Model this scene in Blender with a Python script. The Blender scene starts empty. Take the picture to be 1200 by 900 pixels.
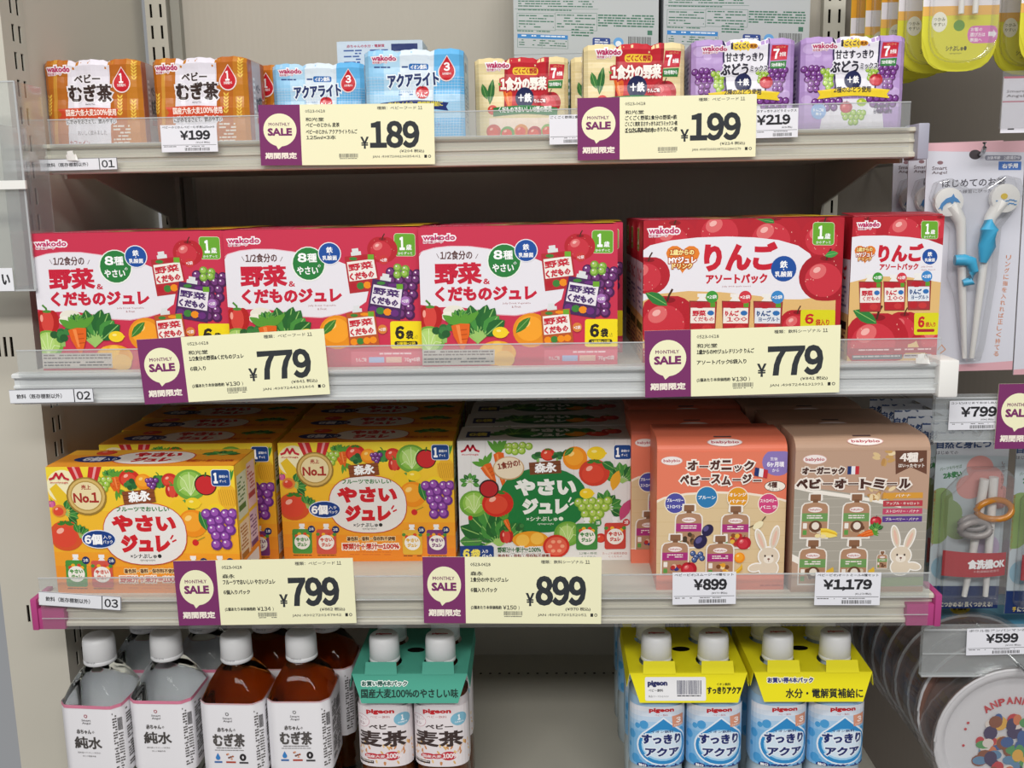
import bpy, bmesh, math, random
import numpy as np
from mathutils import Matrix, Vector
random.seed(7)
D = bpy.data; SC = bpy.context.scene; COL = SC.collection
PI = math.pi

# ------------------------------------------------------------------ camera
FPX = 1150.0
CAM = np.array([.0657, -.9196, .1802]); PITCH, YAW, ROLL = .1785, -.0324, -.0179
cp, sp, cy_, sy_ = math.cos(PITCH), math.sin(PITCH), math.cos(YAW), math.sin(YAW)
cr, sr = math.cos(ROLL), math.sin(ROLL)
FW = np.array([sy_*cp, cy_*cp, -sp]); _r = np.array([cy_, -sy_, 0]); _u = np.cross(_r, FW)
RT = cr*_r + sr*_u; UP = -sr*_r + cr*_u
cam = D.cameras.new('camera'); camo = D.objects.new('camera', cam); COL.objects.link(camo)
cam.sensor_width = 36; cam.lens = FPX/1200*36; cam.clip_start = .02
m = Matrix(((RT[0], UP[0], -FW[0], CAM[0]), (RT[1], UP[1], -FW[1], CAM[1]), (RT[2], UP[2], -FW[2], CAM[2]), (0, 0, 0, 1)))
camo.matrix_world = m; SC.camera = camo

# ------------------------------------------------------------------ light
w = D.worlds.new('store_ambient'); SC.world = w; w.use_nodes = True
w.node_tree.nodes['Background'].inputs[0].default_value = (.95, .97, 1, 1)
w.node_tree.nodes['Background'].inputs[1].default_value = .27
def lamp(name, loc, size, sy, power, col=(1, .97, .92), rot=(0, 0, 0)):
    l = D.lights.new(name, 'AREA'); l.shape = 'RECTANGLE'; l.size = size; l.size_y = sy; l.energy = power; l.color = col
    o = D.objects.new(name, l); o.location = loc; o.rotation_euler = rot; COL.objects.link(o); return o
lamp('ceiling_lamp', (.0, -.95, 1.75), 2.6, .25, 24)
lamp('ceiling_lamp', (.0, -2.5, 1.60), 2.8, .35, 60, (1, .98, .95), (.75, 0, 0))
v = SC.view_settings; v.view_transform = 'Standard'; v.look = 'None'; v.gamma = 1; v.use_curve_mapping = False
v.exposure = .08

# ------------------------------------------------------------------ photo geometry helpers (places in world metres)
def ray(x, y): return FW + RT*(x-600)/FPX - UP*(y-450)/FPX
def PY(x, y, Y): d = ray(x, y); return CAM + d*(Y-CAM[1])/d[1]
def PZ(x, y, z): d = ray(x, y); return CAM + d*(z-CAM[2])/d[2]
def PX(x, y, X): d = ray(x, y); return CAM + d*(X-CAM[0])/d[0]

# ------------------------------------------------------------------ materials
def lin(h):
    h = h.lstrip('#'); o = []
    for i in (0, 2, 4):
        c = int(h[i:i+2], 16)/255; o.append(c/12.92 if c <= .04045 else ((c+.055)/1.055)**2.4)
    return tuple(o)
_m = {}
def mat(name, col=None, rough=.5, spec=.5, metal=0, trans=0, ior=1.45, coat=0, noise=None, bump=None, stripes=None):
    if name in _m: return _m[name]
    M = D.materials.new(name); M.use_nodes = True; nt = M.node_tree; N = nt.nodes; L = nt.links
    b = N['Principled BSDF']; I = b.inputs
    I['Roughness'].default_value = rough; I['Specular IOR Level'].default_value = spec; I['Metallic'].default_value = metal
    I['Transmission Weight'].default_value = trans; I['IOR'].default_value = ior; I['Coat Weight'].default_value = coat
    if col: I['Base Color'].default_value = (*lin(col), 1)
    else:
        a = N.new('ShaderNodeAttribute'); a.attribute_name = 'Col'; L.new(a.outputs['Color'], I['Base Color'])
    if noise or bump or stripes: tc = N.new('ShaderNodeTexCoord')
    if noise:
        sc, amt = noise; n = N.new('ShaderNodeTexNoise'); n.inputs['Scale'].default_value = sc; n.inputs['Detail'].default_value = 5
        L.new(tc.outputs['Object'], n.inputs['Vector']); mx = N.new('ShaderNodeMix'); mx.data_type = 'RGBA'; mx.blend_type = 'MULTIPLY'
        r = N.new('ShaderNodeMapRange'); r.inputs['To Min'].default_value = 1-amt; r.inputs['To Max'].default_value = 1+amt*.3
        L.new(n.outputs['Fac'], r.inputs['Value']); mx.inputs[0].default_value = 1; mx.inputs[6].default_value = (*lin(col), 1)
        L.new(r.outputs['Result'], mx.inputs[7]); L.new(mx.outputs[2], I['Base Color'])
    if bump:
        sc, st = bump; n = N.new('ShaderNodeTexNoise'); n.inputs['Scale'].default_value = sc; L.new(tc.outputs['Object'], n.inputs['Vector'])
        bp = N.new('ShaderNodeBump'); bp.inputs['Strength'].default_value = st; bp.inputs['Distance'].default_value = .002
        L.new(n.outputs['Fac'], bp.inputs['Height']); L.new(bp.outputs['Normal'], I['Normal'])
    if stripes:
        sc, st = stripes; n = N.new('ShaderNodeTexWave'); n.bands_direction = 'X'; n.inputs['Scale'].default_value = sc
        L.new(tc.outputs['Object'], n.inputs['Vector']); bp = N.new('ShaderNodeBump'); bp.inputs['Strength'].default_value = st
        bp.inputs['Distance'].default_value = .001; L.new(n.outputs['Fac'], bp.inputs['Height']); L.new(bp.outputs['Normal'], I['Normal'])
    _m[name] = M; return M
def clear(name, tint, milk, gloss, edge=.25):
    if name in _m: return _m[name]
    M = D.materials.new(name); M.use_nodes = True; nt = M.node_tree; N = nt.nodes; L = nt.links; N.clear()
    out = N.new('ShaderNodeOutputMaterial'); t = N.new('ShaderNodeBsdfTransparent'); t.inputs[0].default_value = (*lin(tint), 1)
    d = N.new('ShaderNodeBsdfDiffuse'); d.inputs[0].default_value = (.85, .87, .88, 1); g = N.new('ShaderNodeBsdfGlossy'); g.inputs['Roughness'].default_value = .08
    m1 = N.new('ShaderNodeMixShader'); m1.inputs[0].default_value = milk; m2 = N.new('ShaderNodeMixShader')
    fr = N.new('ShaderNodeLayerWeight'); fr.inputs[0].default_value = edge
    r = N.new('ShaderNodeMapRange'); r.inputs['To Min'].default_value = gloss; r.inputs['To Max'].default_value = .5
    L.new(fr.outputs['Facing'], r.inputs['Value']); L.new(r.outputs[0], m2.inputs[0])
    L.new(t.outputs[0], m1.inputs[1]); L.new(d.outputs[0], m1.inputs[2]); L.new(m1.outputs[0], m2.inputs[1]); L.new(g.outputs[0], m2.inputs[2])
    L.new(m2.outputs[0], out.inputs['Surface']); _m[name] = M; return M
PRINT = mat('printed_card', None, .42, .4)
FILM = mat('printed_glossy_film', None, .28, .5, coat=.15, bump=(55, .35))
PAPER = mat('printed_paper', None, .65, .25)
CREAM = mat('cream_painted_steel', 'c6c2b5', .45, .4, noise=(14, .05))
BACKM = mat('beige_back_panel', 'b6b0a4', .6, .3, stripes=(40, .12), noise=(3, .04))
RAIL = mat('pale_grey_rail', 'cfccbd', .35, .45)
RAILW = mat('white_rail', 'dcdfdf', .35, .45, noise=(30, .05))
WHITEP = mat('white_plastic', 'ecebe7', .35, .5)
CLEAR = clear('clear_plastic', 'fafcfc', .13, .05)
COVER = clear('clear_rail_cover', 'ffffff', .03, .03)
CLEARE = clear('clear_plastic_edge', 'e6eaea', .5, .12)
BLISTER = clear('clear_blister', 'fafafa', .05, .07)
WATER = mat('water_bottle', 'f0f4f4', .03, .5, trans=1, ior=1.2)
TEA = mat('barley_tea', 'bd7434', .03, .5, trans=1, ior=1.2)
METAL = mat('chrome_metal', 'b8b8b8', .2, .5, metal=1)
LABELM = mat('white_label_film', 'e9e8ec', .35, .5)

# ------------------------------------------------------------------ mesh helpers
def link(name, me, parent=None, mt=None):
    o = D.objects.new(name, me); COL.objects.link(o)
    if mt is not None: me.materials.clear(); me.materials.append(mt)
    if parent is not None: o.parent = parent
    return o
class MB:
    def __init__(s): s.v = []; s.f = []
    def add(s, vs, fs):
        n = len(s.v); s.v += [tuple(map(float, q)) for q in vs]; s.f += [[i+n for i in q] for q in fs]; return s
    def box(s, x0, x1, y0, y1, z0, z1):
        return s.add([(x0, y0, z0), (x1, y0, z0), (x1, y1, z0), (x0, y1, z0), (x0, y0, z1), (x1, y0, z1), (x1, y1, z1), (x0, y1, z1)],
                     [(0, 3, 2, 1), (4, 5, 6, 7), (0, 1, 5, 4), (1, 2, 6, 5), (2, 3, 7, 6), (3, 0, 4, 7)])
    def prism_x(s, prof, x0, x1):            # prof: (y,z) polygon extruded along X
        n = len(prof); vs = [(x0, y, z) for y, z in prof] + [(x1, y, z) for y, z in prof]
        return s.add(vs, [tuple(range(n))[::-1], tuple(range(n, 2*n))] + [(i, (i+1) % n, n+(i+1) % n, n+i) for i in range(n)])
    def prism_y(s, prof, y0, y1):            # prof: (x,z)
        n = len(prof); vs = [(x, y0, z) for x, z in prof] + [(x, y1, z) for x, z in prof]
        return s.add(vs, [tuple(range(n)), tuple(range(n, 2*n))[::-1]] + [(i, n+i, n+(i+1) % n, (i+1) % n) for i in range(n)])
    def loft(s, rings, cap=True):
        n = len(rings[0]); b = len(s.v)
        s.v += [tuple(map(float, p)) for r in rings for p in r]
        for k in range(len(rings)-1):
            for i in range(n):
                j = (i+1) % n; s.f.append([b+k*n+i, b+k*n+j, b+(k+1)*n+j, b+(k+1)*n+i])
        if cap: s.f.append([b+i for i in range(n)][::-1]); s.f.append([b+(len(rings)-1)*n+i for i in range(n)])
        return s
    def tube(s, pts, r, n=8):
        rings = []
        for i, p in enumerate(pts):
            p = Vector(p); a = Vector(pts[max(i-1, 0)]); c = Vector(pts[min(i+1, len(pts)-1)]); t = (c-a).normalized()
            q = t.to_track_quat('Z', 'Y')
            rr = r[i] if isinstance(r, (list, tuple)) else r
            rings.append([p + q @ Vector((math.cos(2*PI*k/n)*rr, math.sin(2*PI*k/n)*rr, 0)) for k in range(n)])
        return s.loft(rings)
    def build(s, name, mt, parent=None, smooth=False, bevel=0):
        me = D.meshes.new(name); me.from_pydata(s.v, [], s.f); me.update()
        if smooth: me.polygons.foreach_set('use_smooth', [True]*len(me.polygons))
        o = link(name, me, parent, mt)
        if bevel:
            bm = bmesh.new(); bm.from_mesh(me); bmesh.ops.bevel(bm, geom=bm.edges[:], offset=bevel, segments=2, profile=.6, affect='EDGES'); bm.to_mesh(me); bm.free()
            me.polygons.foreach_set('use_smooth', [True]*len(me.polygons)); me.set_sharp_from_angle(angle=math.radians(35))
        if smooth: me.set_sharp_from_angle(angle=math.radians(50))
        return o
def empty(name, loc=(0, 0, 0), rz=0):
    o = D.objects.new(name, None); COL.objects.link(o); o.location = tuple(map(float, loc)); o.rotation_euler = (0, 0, rz); o.empty_display_size = .01; return o
def tag(o, label, cat, group=None, kind=None):
    if label: o['label'] = label
    if cat: o['category'] = cat
    if group: o['group'] = group
    if kind: o['kind'] = kind
    return o
def copy_tree(o, parent=None):
    c = o.copy(); COL.objects.link(c)
    if parent is not None: c.parent = parent
    for ch in list(o.children): copy_tree(ch, c)
    return c

# ------------------------------------------------------------------ glyphs
_g = {}
def raw_glyphs(s, res):
    k = (s, res, 0)
    if k in _g: return _g[k]
    c = D.curves.new('t', 'FONT'); c.body = s; c.size = 1; c.resolution_u = res; c.fill_mode = 'FRONT'
    o = D.objects.new('t', c); COL.objects.link(o); dg = bpy.context.evaluated_depsgraph_get(); dg.update()
    me = D.meshes.new_from_object(o.evaluated_get(dg))
    V = np.zeros(len(me.vertices)*3); me.vertices.foreach_get('co', V); V = V.reshape(-1, 3)[:, :2]
    F = [tuple(p.vertices) for p in me.polygons]
    D.objects.remove(o); D.curves.remove(c); D.meshes.remove(me)
    _g[k] = (V, F); return _g[k]
DIG = {a: b for a, b in zip('0123456789¥%', '０１２３４５６７８９￥％')}
def glyphs(s, res):
    """digits take the upright sans of the Japanese face, set close; the rest runs as typed"""
    k = (s, res)
    if k in _g: return _g[k]
    runs = []
    for ch in s:
        d = ch in DIG
        if runs and not d and not runs[-1][0]: runs[-1][1] += ch
        else: runs.append([d, DIG.get(ch, ch)])
    x = 0; VV = []; F = []; nb = 0; gap = .075
    for d, t in runs:
        V, f = raw_glyphs(t, res)
        if len(V) == 0: x += .3; continue
        w0, w1 = V[:, 0].min(), V[:, 0].max(); V = V.copy(); V[:, 0] += x-w0; x += (w1-w0)+gap
        if t[0] == ' ': V[:, 0] += .25; x += .25
        VV.append(V); F += [tuple(i+nb for i in q) for q in f]; nb += len(V)
    V = np.concatenate(VV) if VV else np.zeros((1, 2)); ed = set()
    for f in F:
        P = V[list(f)]; ar = float(np.sum(P[:, 0]*np.roll(P[:, 1], -1)-np.roll(P[:, 0], -1)*P[:, 1])); g = f if ar > 0 else f[::-1]
        for i in range(len(g)): ed.add((g[i], g[(i+1) % len(g)]))
    E = [e for e in ed if (e[1], e[0]) not in ed]; E.sort()
    nxt = {a: b for a, b in E}; cid = {}; n = 0
    for a, b in E:
        if a in cid: continue
        q = a
        while q is not None and q not in cid: cid[q] = n; q = nxt.get(q)
        n += 1
    E = np.array(E, int).reshape(-1, 2); C = np.array([cid[a] for a in E[:, 0]], int) if len(E) else np.zeros(0, int)
    _g[k] = (V, F, E, V.min(0), V.max(0), C); return _g[k]

# ------------------------------------------------------------------ flat print: shapes given on the photo's face, mapped to the real face in metres
LAY = 2.4e-5
def homog(src, dst):
    A = []; B = []
    for (x, y), (u, v_) in zip(src, dst):
        A += [[x, y, 1, 0, 0, 0, -u*x, -u*y], [0, 0, 0, x, y, 1, -v_*x, -v_*y]]; B += [u, v_]
    return np.append(np.linalg.solve(np.array(A, float), np.array(B, float)), 1).reshape(3, 3)
class Art:
    def __init__(s, TL, TR, BR, BL, W, Hh, bg=None):
        s.W = W; s.H = Hh; s.M = homog([TL, TR, BR, BL], [(0, Hh), (W, Hh), (W, 0), (0, 0)])
        s.v = []; s.f = []; s.c = []; s.bb = []; s.clipit = True; s.T = lambda x, y: (x, y)
        if bg: s.raw_rect(0, 0, W, Hh, bg)
    def src(s, ox, oy, k, ox2=0, oy2=0, k2=1):      # other crop -> this art's frame
        s.T = lambda x, y: ((ox+x/k-ox2)*k2, (oy+y/k-oy2)*k2); return s
    def P(s, x, y):
        x, y = s.T(x, y); q = s.M @ np.array([x, y, 1.]); return q[:2]/q[2]
    def _put(s, V, F, col, dz=None):
        b = len(s.v); V = np.asarray(V, float)
        if s.clipit: V = np.column_stack((np.clip(V[:, 0], 0, s.W), np.clip(V[:, 1], 0, s.H)))
        x0, y0 = V.min(0); x1, y1 = V.max(0); top = 0         # ink lies just above whatever it overlaps
        for q in s.bb:
            if q[4] > top and q[0] < x1 and q[2] > x0 and q[1] < y1 and q[3] > y0: top = q[4]
        z = (top+1)*LAY; s.bb.append((x0, y0, x1, y1, top+(1 if dz is None else 3.2)))
        s.v += [(p[0], p[1], z+(0 if dz is None else dz[i])) for i, p in enumerate(V)]; s.f += [[i+b for i in f] for f in F]; s.c += [col]*len(F); return s
    def raw_rect(s, u0, v0, u1, v1, col, nx=8, ny=6):
        V = [(u0+(u1-u0)*i/nx, v0+(v1-v0)*j/ny) for j in range(ny+1) for i in range(nx+1)]
        F = [(j*(nx+1)+i, j*(nx+1)+i+1, (j+1)*(nx+1)+i+1, (j+1)*(nx+1)+i) for j in range(ny) for i in range(nx)]
        return s._put(V, F, col)
    def poly(s, pts, col):
        return s._put([s.P(*p) for p in pts], [tuple(range(len(pts)))], col)
    def rect(s, x0, y0, x1, y1, col, sub=4):
        V = [s.P(x0+(x1-x0)*i/sub, y0+(y1-y0)*j/sub) for j in range(sub+1) for i in range(sub+1)]
        F = [(j*(sub+1)+i, j*(sub+1)+i+1, (j+1)*(sub+1)+i+1, (j+1)*(sub+1)+i) for j in range(sub) for i in range(sub)]
        return s._put(V, F, col)
    def rrect(s, x0, y0, x1, y1, r, col, rot=0):
        pts = []; cx, cy = (x0+x1)/2, (y0+y1)/2; ca, sa = math.cos(rot), math.sin(rot)
        for qx, qy, a0 in ((x1-r, y1-r, 0), (x0+r, y1-r, 90), (x0+r, y0+r, 180), (x1-r, y0+r, 270)):
            for k in range(4):
                a = math.radians(a0+k*30); dx = qx+r*math.cos(a)-cx; dy = qy+r*math.sin(a)-cy
                pts.append((cx+dx*ca-dy*sa, cy+dx*sa+dy*ca))
        return s.poly(pts, col)
    def ell(s, cx, cy, rx, ry=None, col='ffffff', rot=0, n=22, a0=0, a1=2*PI):
        ry = rx if ry is None else ry; ca, sa = math.cos(rot), math.sin(rot); pts = []
        if max(rx, ry) < 14: n = min(n, 12)
        for k in range(n if a1-a0 > 6.2 else n+1):
            a = a0+(a1-a0)*k/n; dx = rx*math.cos(a); dy = ry*math.sin(a); pts.append((cx+dx*ca-dy*sa, cy+dx*sa+dy*ca))
        return s.poly(pts, col)
    def line(s, pts, wd, col):
        P = [s.P(*p) for p in pts]; k = np.linalg.norm(s.P(pts[0][0]+1, pts[0][1])-s.P(*pts[0])); wd = wd*k/2
        V = []; F = []
        for i in range(len(P)-1):
            d = P[i+1]-P[i]; l = np.linalg.norm(d)+1e-9; d = d/l; n = np.array([-d[1], d[0]])*wd; b = len(V); e = d*wd*.6
            V += [P[i]-e-n, P[i+1]+e-n, P[i+1]+e+n, P[i]-e+n]; F.append((b, b+1, b+2, b+3))
        return s._put(V, F, col)
    def text(s, t, x0, y0, x1, y1, col, b=0, halo=None, hw=0, rot=0, res=None, shear=0):
        c = s.P((x0+x1)/2, (y0+y1)/2); ww = np.linalg.norm(s.P(x1, (y0+y1)/2)-s.P(x0, (y0+y1)/2)); hh = np.linalg.norm(s.P((x0+x1)/2, y1)-s.P((x0+x1)/2, y0))
        if hh < .0032: b = min(b, .04)
        elif hh < .0045: b = min(b, .06)
        if res is None: res = 1 if hh < .004 else (2 if hh < .016 else 3)
        V, F, E, lo, hi, C = glyphs(t, res)
        if not F: return s
        bw = b*hh; sx = (ww-bw)/max(hi[0]-lo[0], 1e-6); sy = (hh-bw)/max(hi[1]-lo[1], 1e-6)
        Q = (V-(lo+hi)/2)*np.array([sx, sy]); Q[:, 0] += Q[:, 1]*shear
        ca, sa = math.cos(-rot), math.sin(-rot); Rm = np.array([[ca, sa], [-sa, ca]]); Q = Q @ Rm + c
        d = Q[E[:, 1]]-Q[E[:, 0]]; d = d/(np.linalg.norm(d, axis=1, keepdims=True)+1e-12); nr = np.stack((d[:, 1], -d[:, 0]), 1)
        S = np.zeros_like(Q); cn = np.zeros(len(Q)); np.add.at(S, E[:, 0], nr); np.add.at(S, E[:, 1], nr); np.add.at(cn, E[:, 0], 1); np.add.at(cn, E[:, 1], 1)
        cn = np.maximum(cn, 1)[:, None]; S = S/cn; L2 = np.maximum(np.sum(S*S, axis=1, keepdims=True), .35); S = S/L2      # mitred outward normals
        def band(h, col_):          # a border grown outwards from every outline; each outline a hair above the next
            p, q = Q[E[:, 0]], Q[E[:, 1]]; VV = np.stack((p, p+S[E[:, 0]]*h, q+S[E[:, 1]]*h, q), 1).reshape(-1, 2)
            s._put(VV, [(4*i, 4*i+1, 4*i+2, 4*i+3) for i in range(len(E))], col_, np.repeat((C % 3)+(np.arange(len(E)) % 2)*.5, 4)*LAY)
        if halo: band((hw+b/2)*hh, halo); s._put(Q, F, halo)
        if b > 0: band(bw/2, col)
        return s._put(Q, F, col)
    def fill(s, x0, y0, x1, y1, rows, col, dens=.8, hgt=.5):       # rows of unreadable small print
        V = []; F = []; dy = (y1-y0)/rows
        for r in range(rows):
            x = x0; yy = y0+r*dy
            while x < x1-2:
                l = random.uniform(.5, 2.6)*dy; xe = min(x+l, x1)
                if random.random() < dens:
                    b = len(V); V += [s.P(x, yy+dy*hgt), s.P(xe, yy+dy*hgt), s.P(xe, yy), s.P(x, yy)]; F.append((b, b+1, b+2, b+3))
                x = xe+dy*.25
        return s._put(V, F, col) if F else s
    def barcode(s, x0, y0, x1, y1, col='222222'):
        x = x0; V = []; F = []
        while x < x1:
            l = random.uniform(.012, .035)*(x1-x0); b = len(V); V += [s.P(x, y1), s.P(x+l, y1), s.P(x+l, y0), s.P(x, y0)]; F.append((b, b+1, b+2, b+3)); x += l+random.uniform(.012, .03)*(x1-x0)
        return s._put(V, F, col)
    # --- printed pictures
    def apple(s, x, y, r, col='b5202e', leaf=False):
        pts = []
        for k in range(26):
            a = 2*PI*k/26; q = r*(1-.10*math.exp(-((a-1.5*PI)/.35)**2)-.05*math.exp(-((a-.5*PI)/.3)**2)); pts.append((x+q*1.05*math.cos(a), y+q*.95*math.sin(a)))
        s.poly(pts, col); s.ell(x-r*.1, y+r*.1, r*.72, r*.66, 'c93341'); s.ell(x-r*.32, y-r*.22, r*.34, r*.27, 'dd6a6c', rot=-.5); s.ell(x-r*.36, y-r*.28, r*.15, r*.1, 'f0b4ae', rot=-.5)
        V = []
        for k in range(int(12 if r > 30 else 0)):
            a = random.uniform(0, 2*PI); q = r*math.sqrt(random.uniform(.1, .75)); s.ell(x+q*math.cos(a), y+q*math.sin(a), r*.018, r*.03, 'e8a79a', n=5)
        s.ell(x+r*.02, y-r*.72, r*.26, r*.1, '8c1420'); s.line([(x, y-r*.68), (x+r*.06, y-r*.9), (x+r*.16, y-r*1.08)], r*.07, '4a2a1a')
        if leaf: s.leaf(x-r*.75, y-r*.98, x+r*.02, y-r*.55, r*.2, '2f7d3a')
        return s
    def leaf(s, x0, y0, x1, y1, w_, col, vein=True):
        dx, dy = x1-x0, y1-y0; l = math.hypot(dx, dy)+1e-6; nx, ny = -dy/l, dx/l; pts = []
        T = (0, .2, .45, .7, .9, 1)
        for t in T: q = math.sin(PI*min(t*.92+.04, 1))*w_; pts.append((x0+dx*t+nx*q, y0+dy*t+ny*q))
        for t in T[::-1][1:-1]: q = math.sin(PI*t)*w_; pts.append((x0+dx*t-nx*q, y0+dy*t-ny*q))
        s.poly(pts, col)
        if vein: s.line([(x0+dx*.08, y0+dy*.08), (x0+dx*.92, y0+dy*.92)], w_*.12, '8fbf6a')
        return s
    def grapes(s, pts, r, col, hi):
        for x, y in pts: s.ell(x, y, r, r, col, n=14); s.ell(x-r*.1, y-r*.1, r*.68, r*.68, hi, n=10); s.ell(x-r*.3, y-r*.35, r*.2, r*.2, 'f0e4f4', n=6)
        return s
    def bunch(s, x, y, W_, H_, r, col='5b2564', hi='84489a'):
        rows = max(2, int(H_/(r*1.35))); P = []
        for j in range(rows):
            k = max(1, int((W_/(r*1.6))*(1-.75*j/rows)+.5))
            for i in range(k): P.append((x+(i-(k-1)/2)*r*1.65+random.uniform(-.2, .2)*r, y-H_/2+r+j*r*1.35+random.uniform(-.2, .2)*r))
        return s.grapes(P, r, col, hi)
    def tomato(s, x, y, r, col='cf2f22', cal=True):
        s.ell(x, y, r*1.08, r*.95, col); s.ell(x-r*.1, y+r*.08, r*.78, r*.66, 'dd4a33'); s.ell(x-r*.35, y-r*.3, r*.25, r*.16, 'f5b4a0', rot=-.5)
        if cal:
            for a in range(5): q = -PI/2+(a-2)*.75; s.leaf(x, y-r*.75, x+r*.55*math.cos(q), y-r*.7+r*.45*math.sin(q)*.6, r*.1, '3c7d2c', False)
        return s
    def orange(s, x, y, r, leaf=True, col='ee8f1c'):
        s.ell(x, y, r, r*.96, col); s.ell(x-r*.08, y-r*.1, r*.75, r*.7, 'f4a32c'); s.ell(x-r*.3, y-r*.35, r*.26, r*.18, 'fbd27a', rot=-.5)
        if leaf: s.leaf(x-r*.9, y-r*.2, x-r*.1, y-r*.9, r*.22, '3d7d2e')
        return s
    def carrot(s, x0, y0, x1, y1, w_):
        dx, dy = x1-x0, y1-y0; l = math.hypot(dx, dy); nx, ny = -dy/l, dx/l
        for k in (-.8, -.3, .2, .7): s.leaf(x0+dx*.03, y0+dy*.03, x0-dx*.42+nx*w_*k*1.3, y0-dy*.42+ny*w_*k*1.3, w_*.22, '5a9a35', False)
        s.poly([(x0+nx*w_*.5, y0+ny*w_*.5), (x0+nx*w_*.42+dx*.4, y0+ny*w_*.42+dy*.4), (x0+dx*.85+nx*w_*.14, y0+dy*.85+ny*w_*.14), (x1, y1), (x0+dx*.85-nx*w_*.14, y0+dy*.85-ny*w_*.14), (x0-nx*w_*.42+dx*.4, y0-ny*w_*.42+dy*.4), (x0-nx*w_*.5, y0-ny*w_*.5), (x0-dx*.05, y0-dy*.05)], 'e0641f')
        s.poly([(x0+nx*w_*.25, y0+ny*w_*.25), (x0+dx*.7+nx*w_*.12, y0+dy*.7+ny*w_*.12), (x0+dx*.7, y0+dy*.7), (x0+nx*w_*.05, y0+ny*w_*.05)], 'f08a48')
        for t in (.2, .38, .55): s.line([(x0+dx*t-nx*w_*.3, y0+dy*t-ny*w_*.3), (x0+dx*t, y0+dy*t)], w_*.05, 'b84c14')
        return s
    def broc(s, x, y, r, col='2f6b35'):
        s.poly([(x-r*.2, y), (x-r*.15, y+r), (x+r*.2, y+r), (x+r*.25, y)], '8fb866')
        for k in range(9): a = random.uniform(0, 2*PI); q = r*.55*random.random()**.5; s.ell(x+q*math.cos(a)*1.2, y+q*math.sin(a)*.8, r*.36, r*.33, (col, '3d7f40', '285c30')[k % 3], n=9)
        return s
    def cabbage(s, x, y, r, col='8fbf4e'):
        s.ell(x, y, r*1.08, r, '6fa53c'); s.ell(x, y-r*.05, r*.85, r*.82, col); s.ell(x-r*.1, y-r*.1, r*.55, r*.58, 'b4d67a')
        for a in (-2.4, -1.6, -.9, .2, 2.6): s.line([(x, y+r*.7), (x+r*.45*math.cos(a), y+r*.35*math.sin(a)), (x+r*.85*math.cos(a), y+r*.8*math.sin(a))], r*.045, 'd8ebae')
        return s
    def pepper(s, x, y, r, col='b3201f', hi='d5453c'):
        s.ell(x-r*.42, y, r*.52, r*.9, col); s.ell(x+r*.42, y, r*.52, r*.9, col); s.ell(x, y+r*.05, r*.5, r*.92, hi); s.ell(x-r*.45, y-r*.25, r*.12, r*.3, 'f0a090')
        s.line([(x, y-r*.75), (x-r*.05, y-r*1.05), (x-r*.3, y-r*1.3)], r*.15, '4f8a35'); s.ell(x, y-r*.8, r*.35, r*.12, '4f8a35'); return s
    def lemon(s, x, y, r, col='f2cf2a'):
        s.ell(x, y, r*1.15, r*.85, col); s.ell(x+r*1.1, y, r*.2, r*.15, col); s.ell(x-r*.25, y-r*.25, r*.35, r*.18, 'fbe98a'); return s
    def greens(s, x, y, r, n=7, col='2f7536', spread=2.4, up=-PI/2):
        for k in range(n):
            a = up+(k/(n-1)-.5)*spread; l = r*random.uniform(.85, 1.1); s.line([(x, y), (x+l*.5*math.cos(a), y+l*.5*math.sin(a))], r*.06, '9cc46a')
            s.leaf(x+l*.3*math.cos(a), y+l*.3*math.sin(a), x+l*math.cos(a), y+l*math.sin(a), r*.22, (col, '468f3e', '25642e')[k % 3])
        return s
    def pouch(s, x, y, w_, h_, body, rot=0, title=('野菜', 'くだもの'), tcol='c8283a', mid='f0ece6', cap='e8e8ea', fruit='b5202e', border=None):
        ca, sa = math.cos(rot), math.sin(rot)
        def q(a, b): a *= w_/2; b *= h_/2; return (x+a*ca-b*sa, y+a*sa+b*ca)
        s.poly([q(-.45, -1.38), q(-.02, -1.38), q(-.02, -1.2), q(.12, -1.2), q(.12, -.95), q(-.55, -.95), q(-.55, -1.2), q(-.45, -1.2)], cap)
        s.poly([q(-1, -1), q(1, -1), q(1.04, 1), q(-1.04, 1)], border or body)
        s.poly([q(-.93, -.95), q(.93, -.95), q(.97, .95), q(-.97, .95)], body)
        s.poly([q(-.9, -.7), q(.9, -.7), q(.92, .35), q(-.92, .35)], mid)
        for i, t in enumerate(title):
            hh = 1.0/len(title); c = q(-.05, -.62+hh*(i+.45)); s.text(t, c[0]-w_*.41, c[1]-h_*hh*.2, c[0]+w_*.41, c[1]+h_*hh*.2, tcol, .12, rot=rot, res=1)
        for i in range(4): c = q(-.7+i*.45, .66); s.ell(c[0], c[1], w_*.13, h_*.1, (fruit, '3f8238', 'ee8f1c', fruit)[i], n=9)
        c = q(-.45, -.84); s.ell(c[0], c[1], w_*.14, h_*.05, '3f8238', n=7); c = q(.3, -.84); s.ell(c[0], c[1], w_*.17, h_*.05, fruit, n=7); c = q(.72, -.8); s.rrect(c[0]-w_*.1, c[1]-h_*.08, c[0]+w_*.1, c[1]+h_*.06, 1, '6fa92f')
        return s
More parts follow.
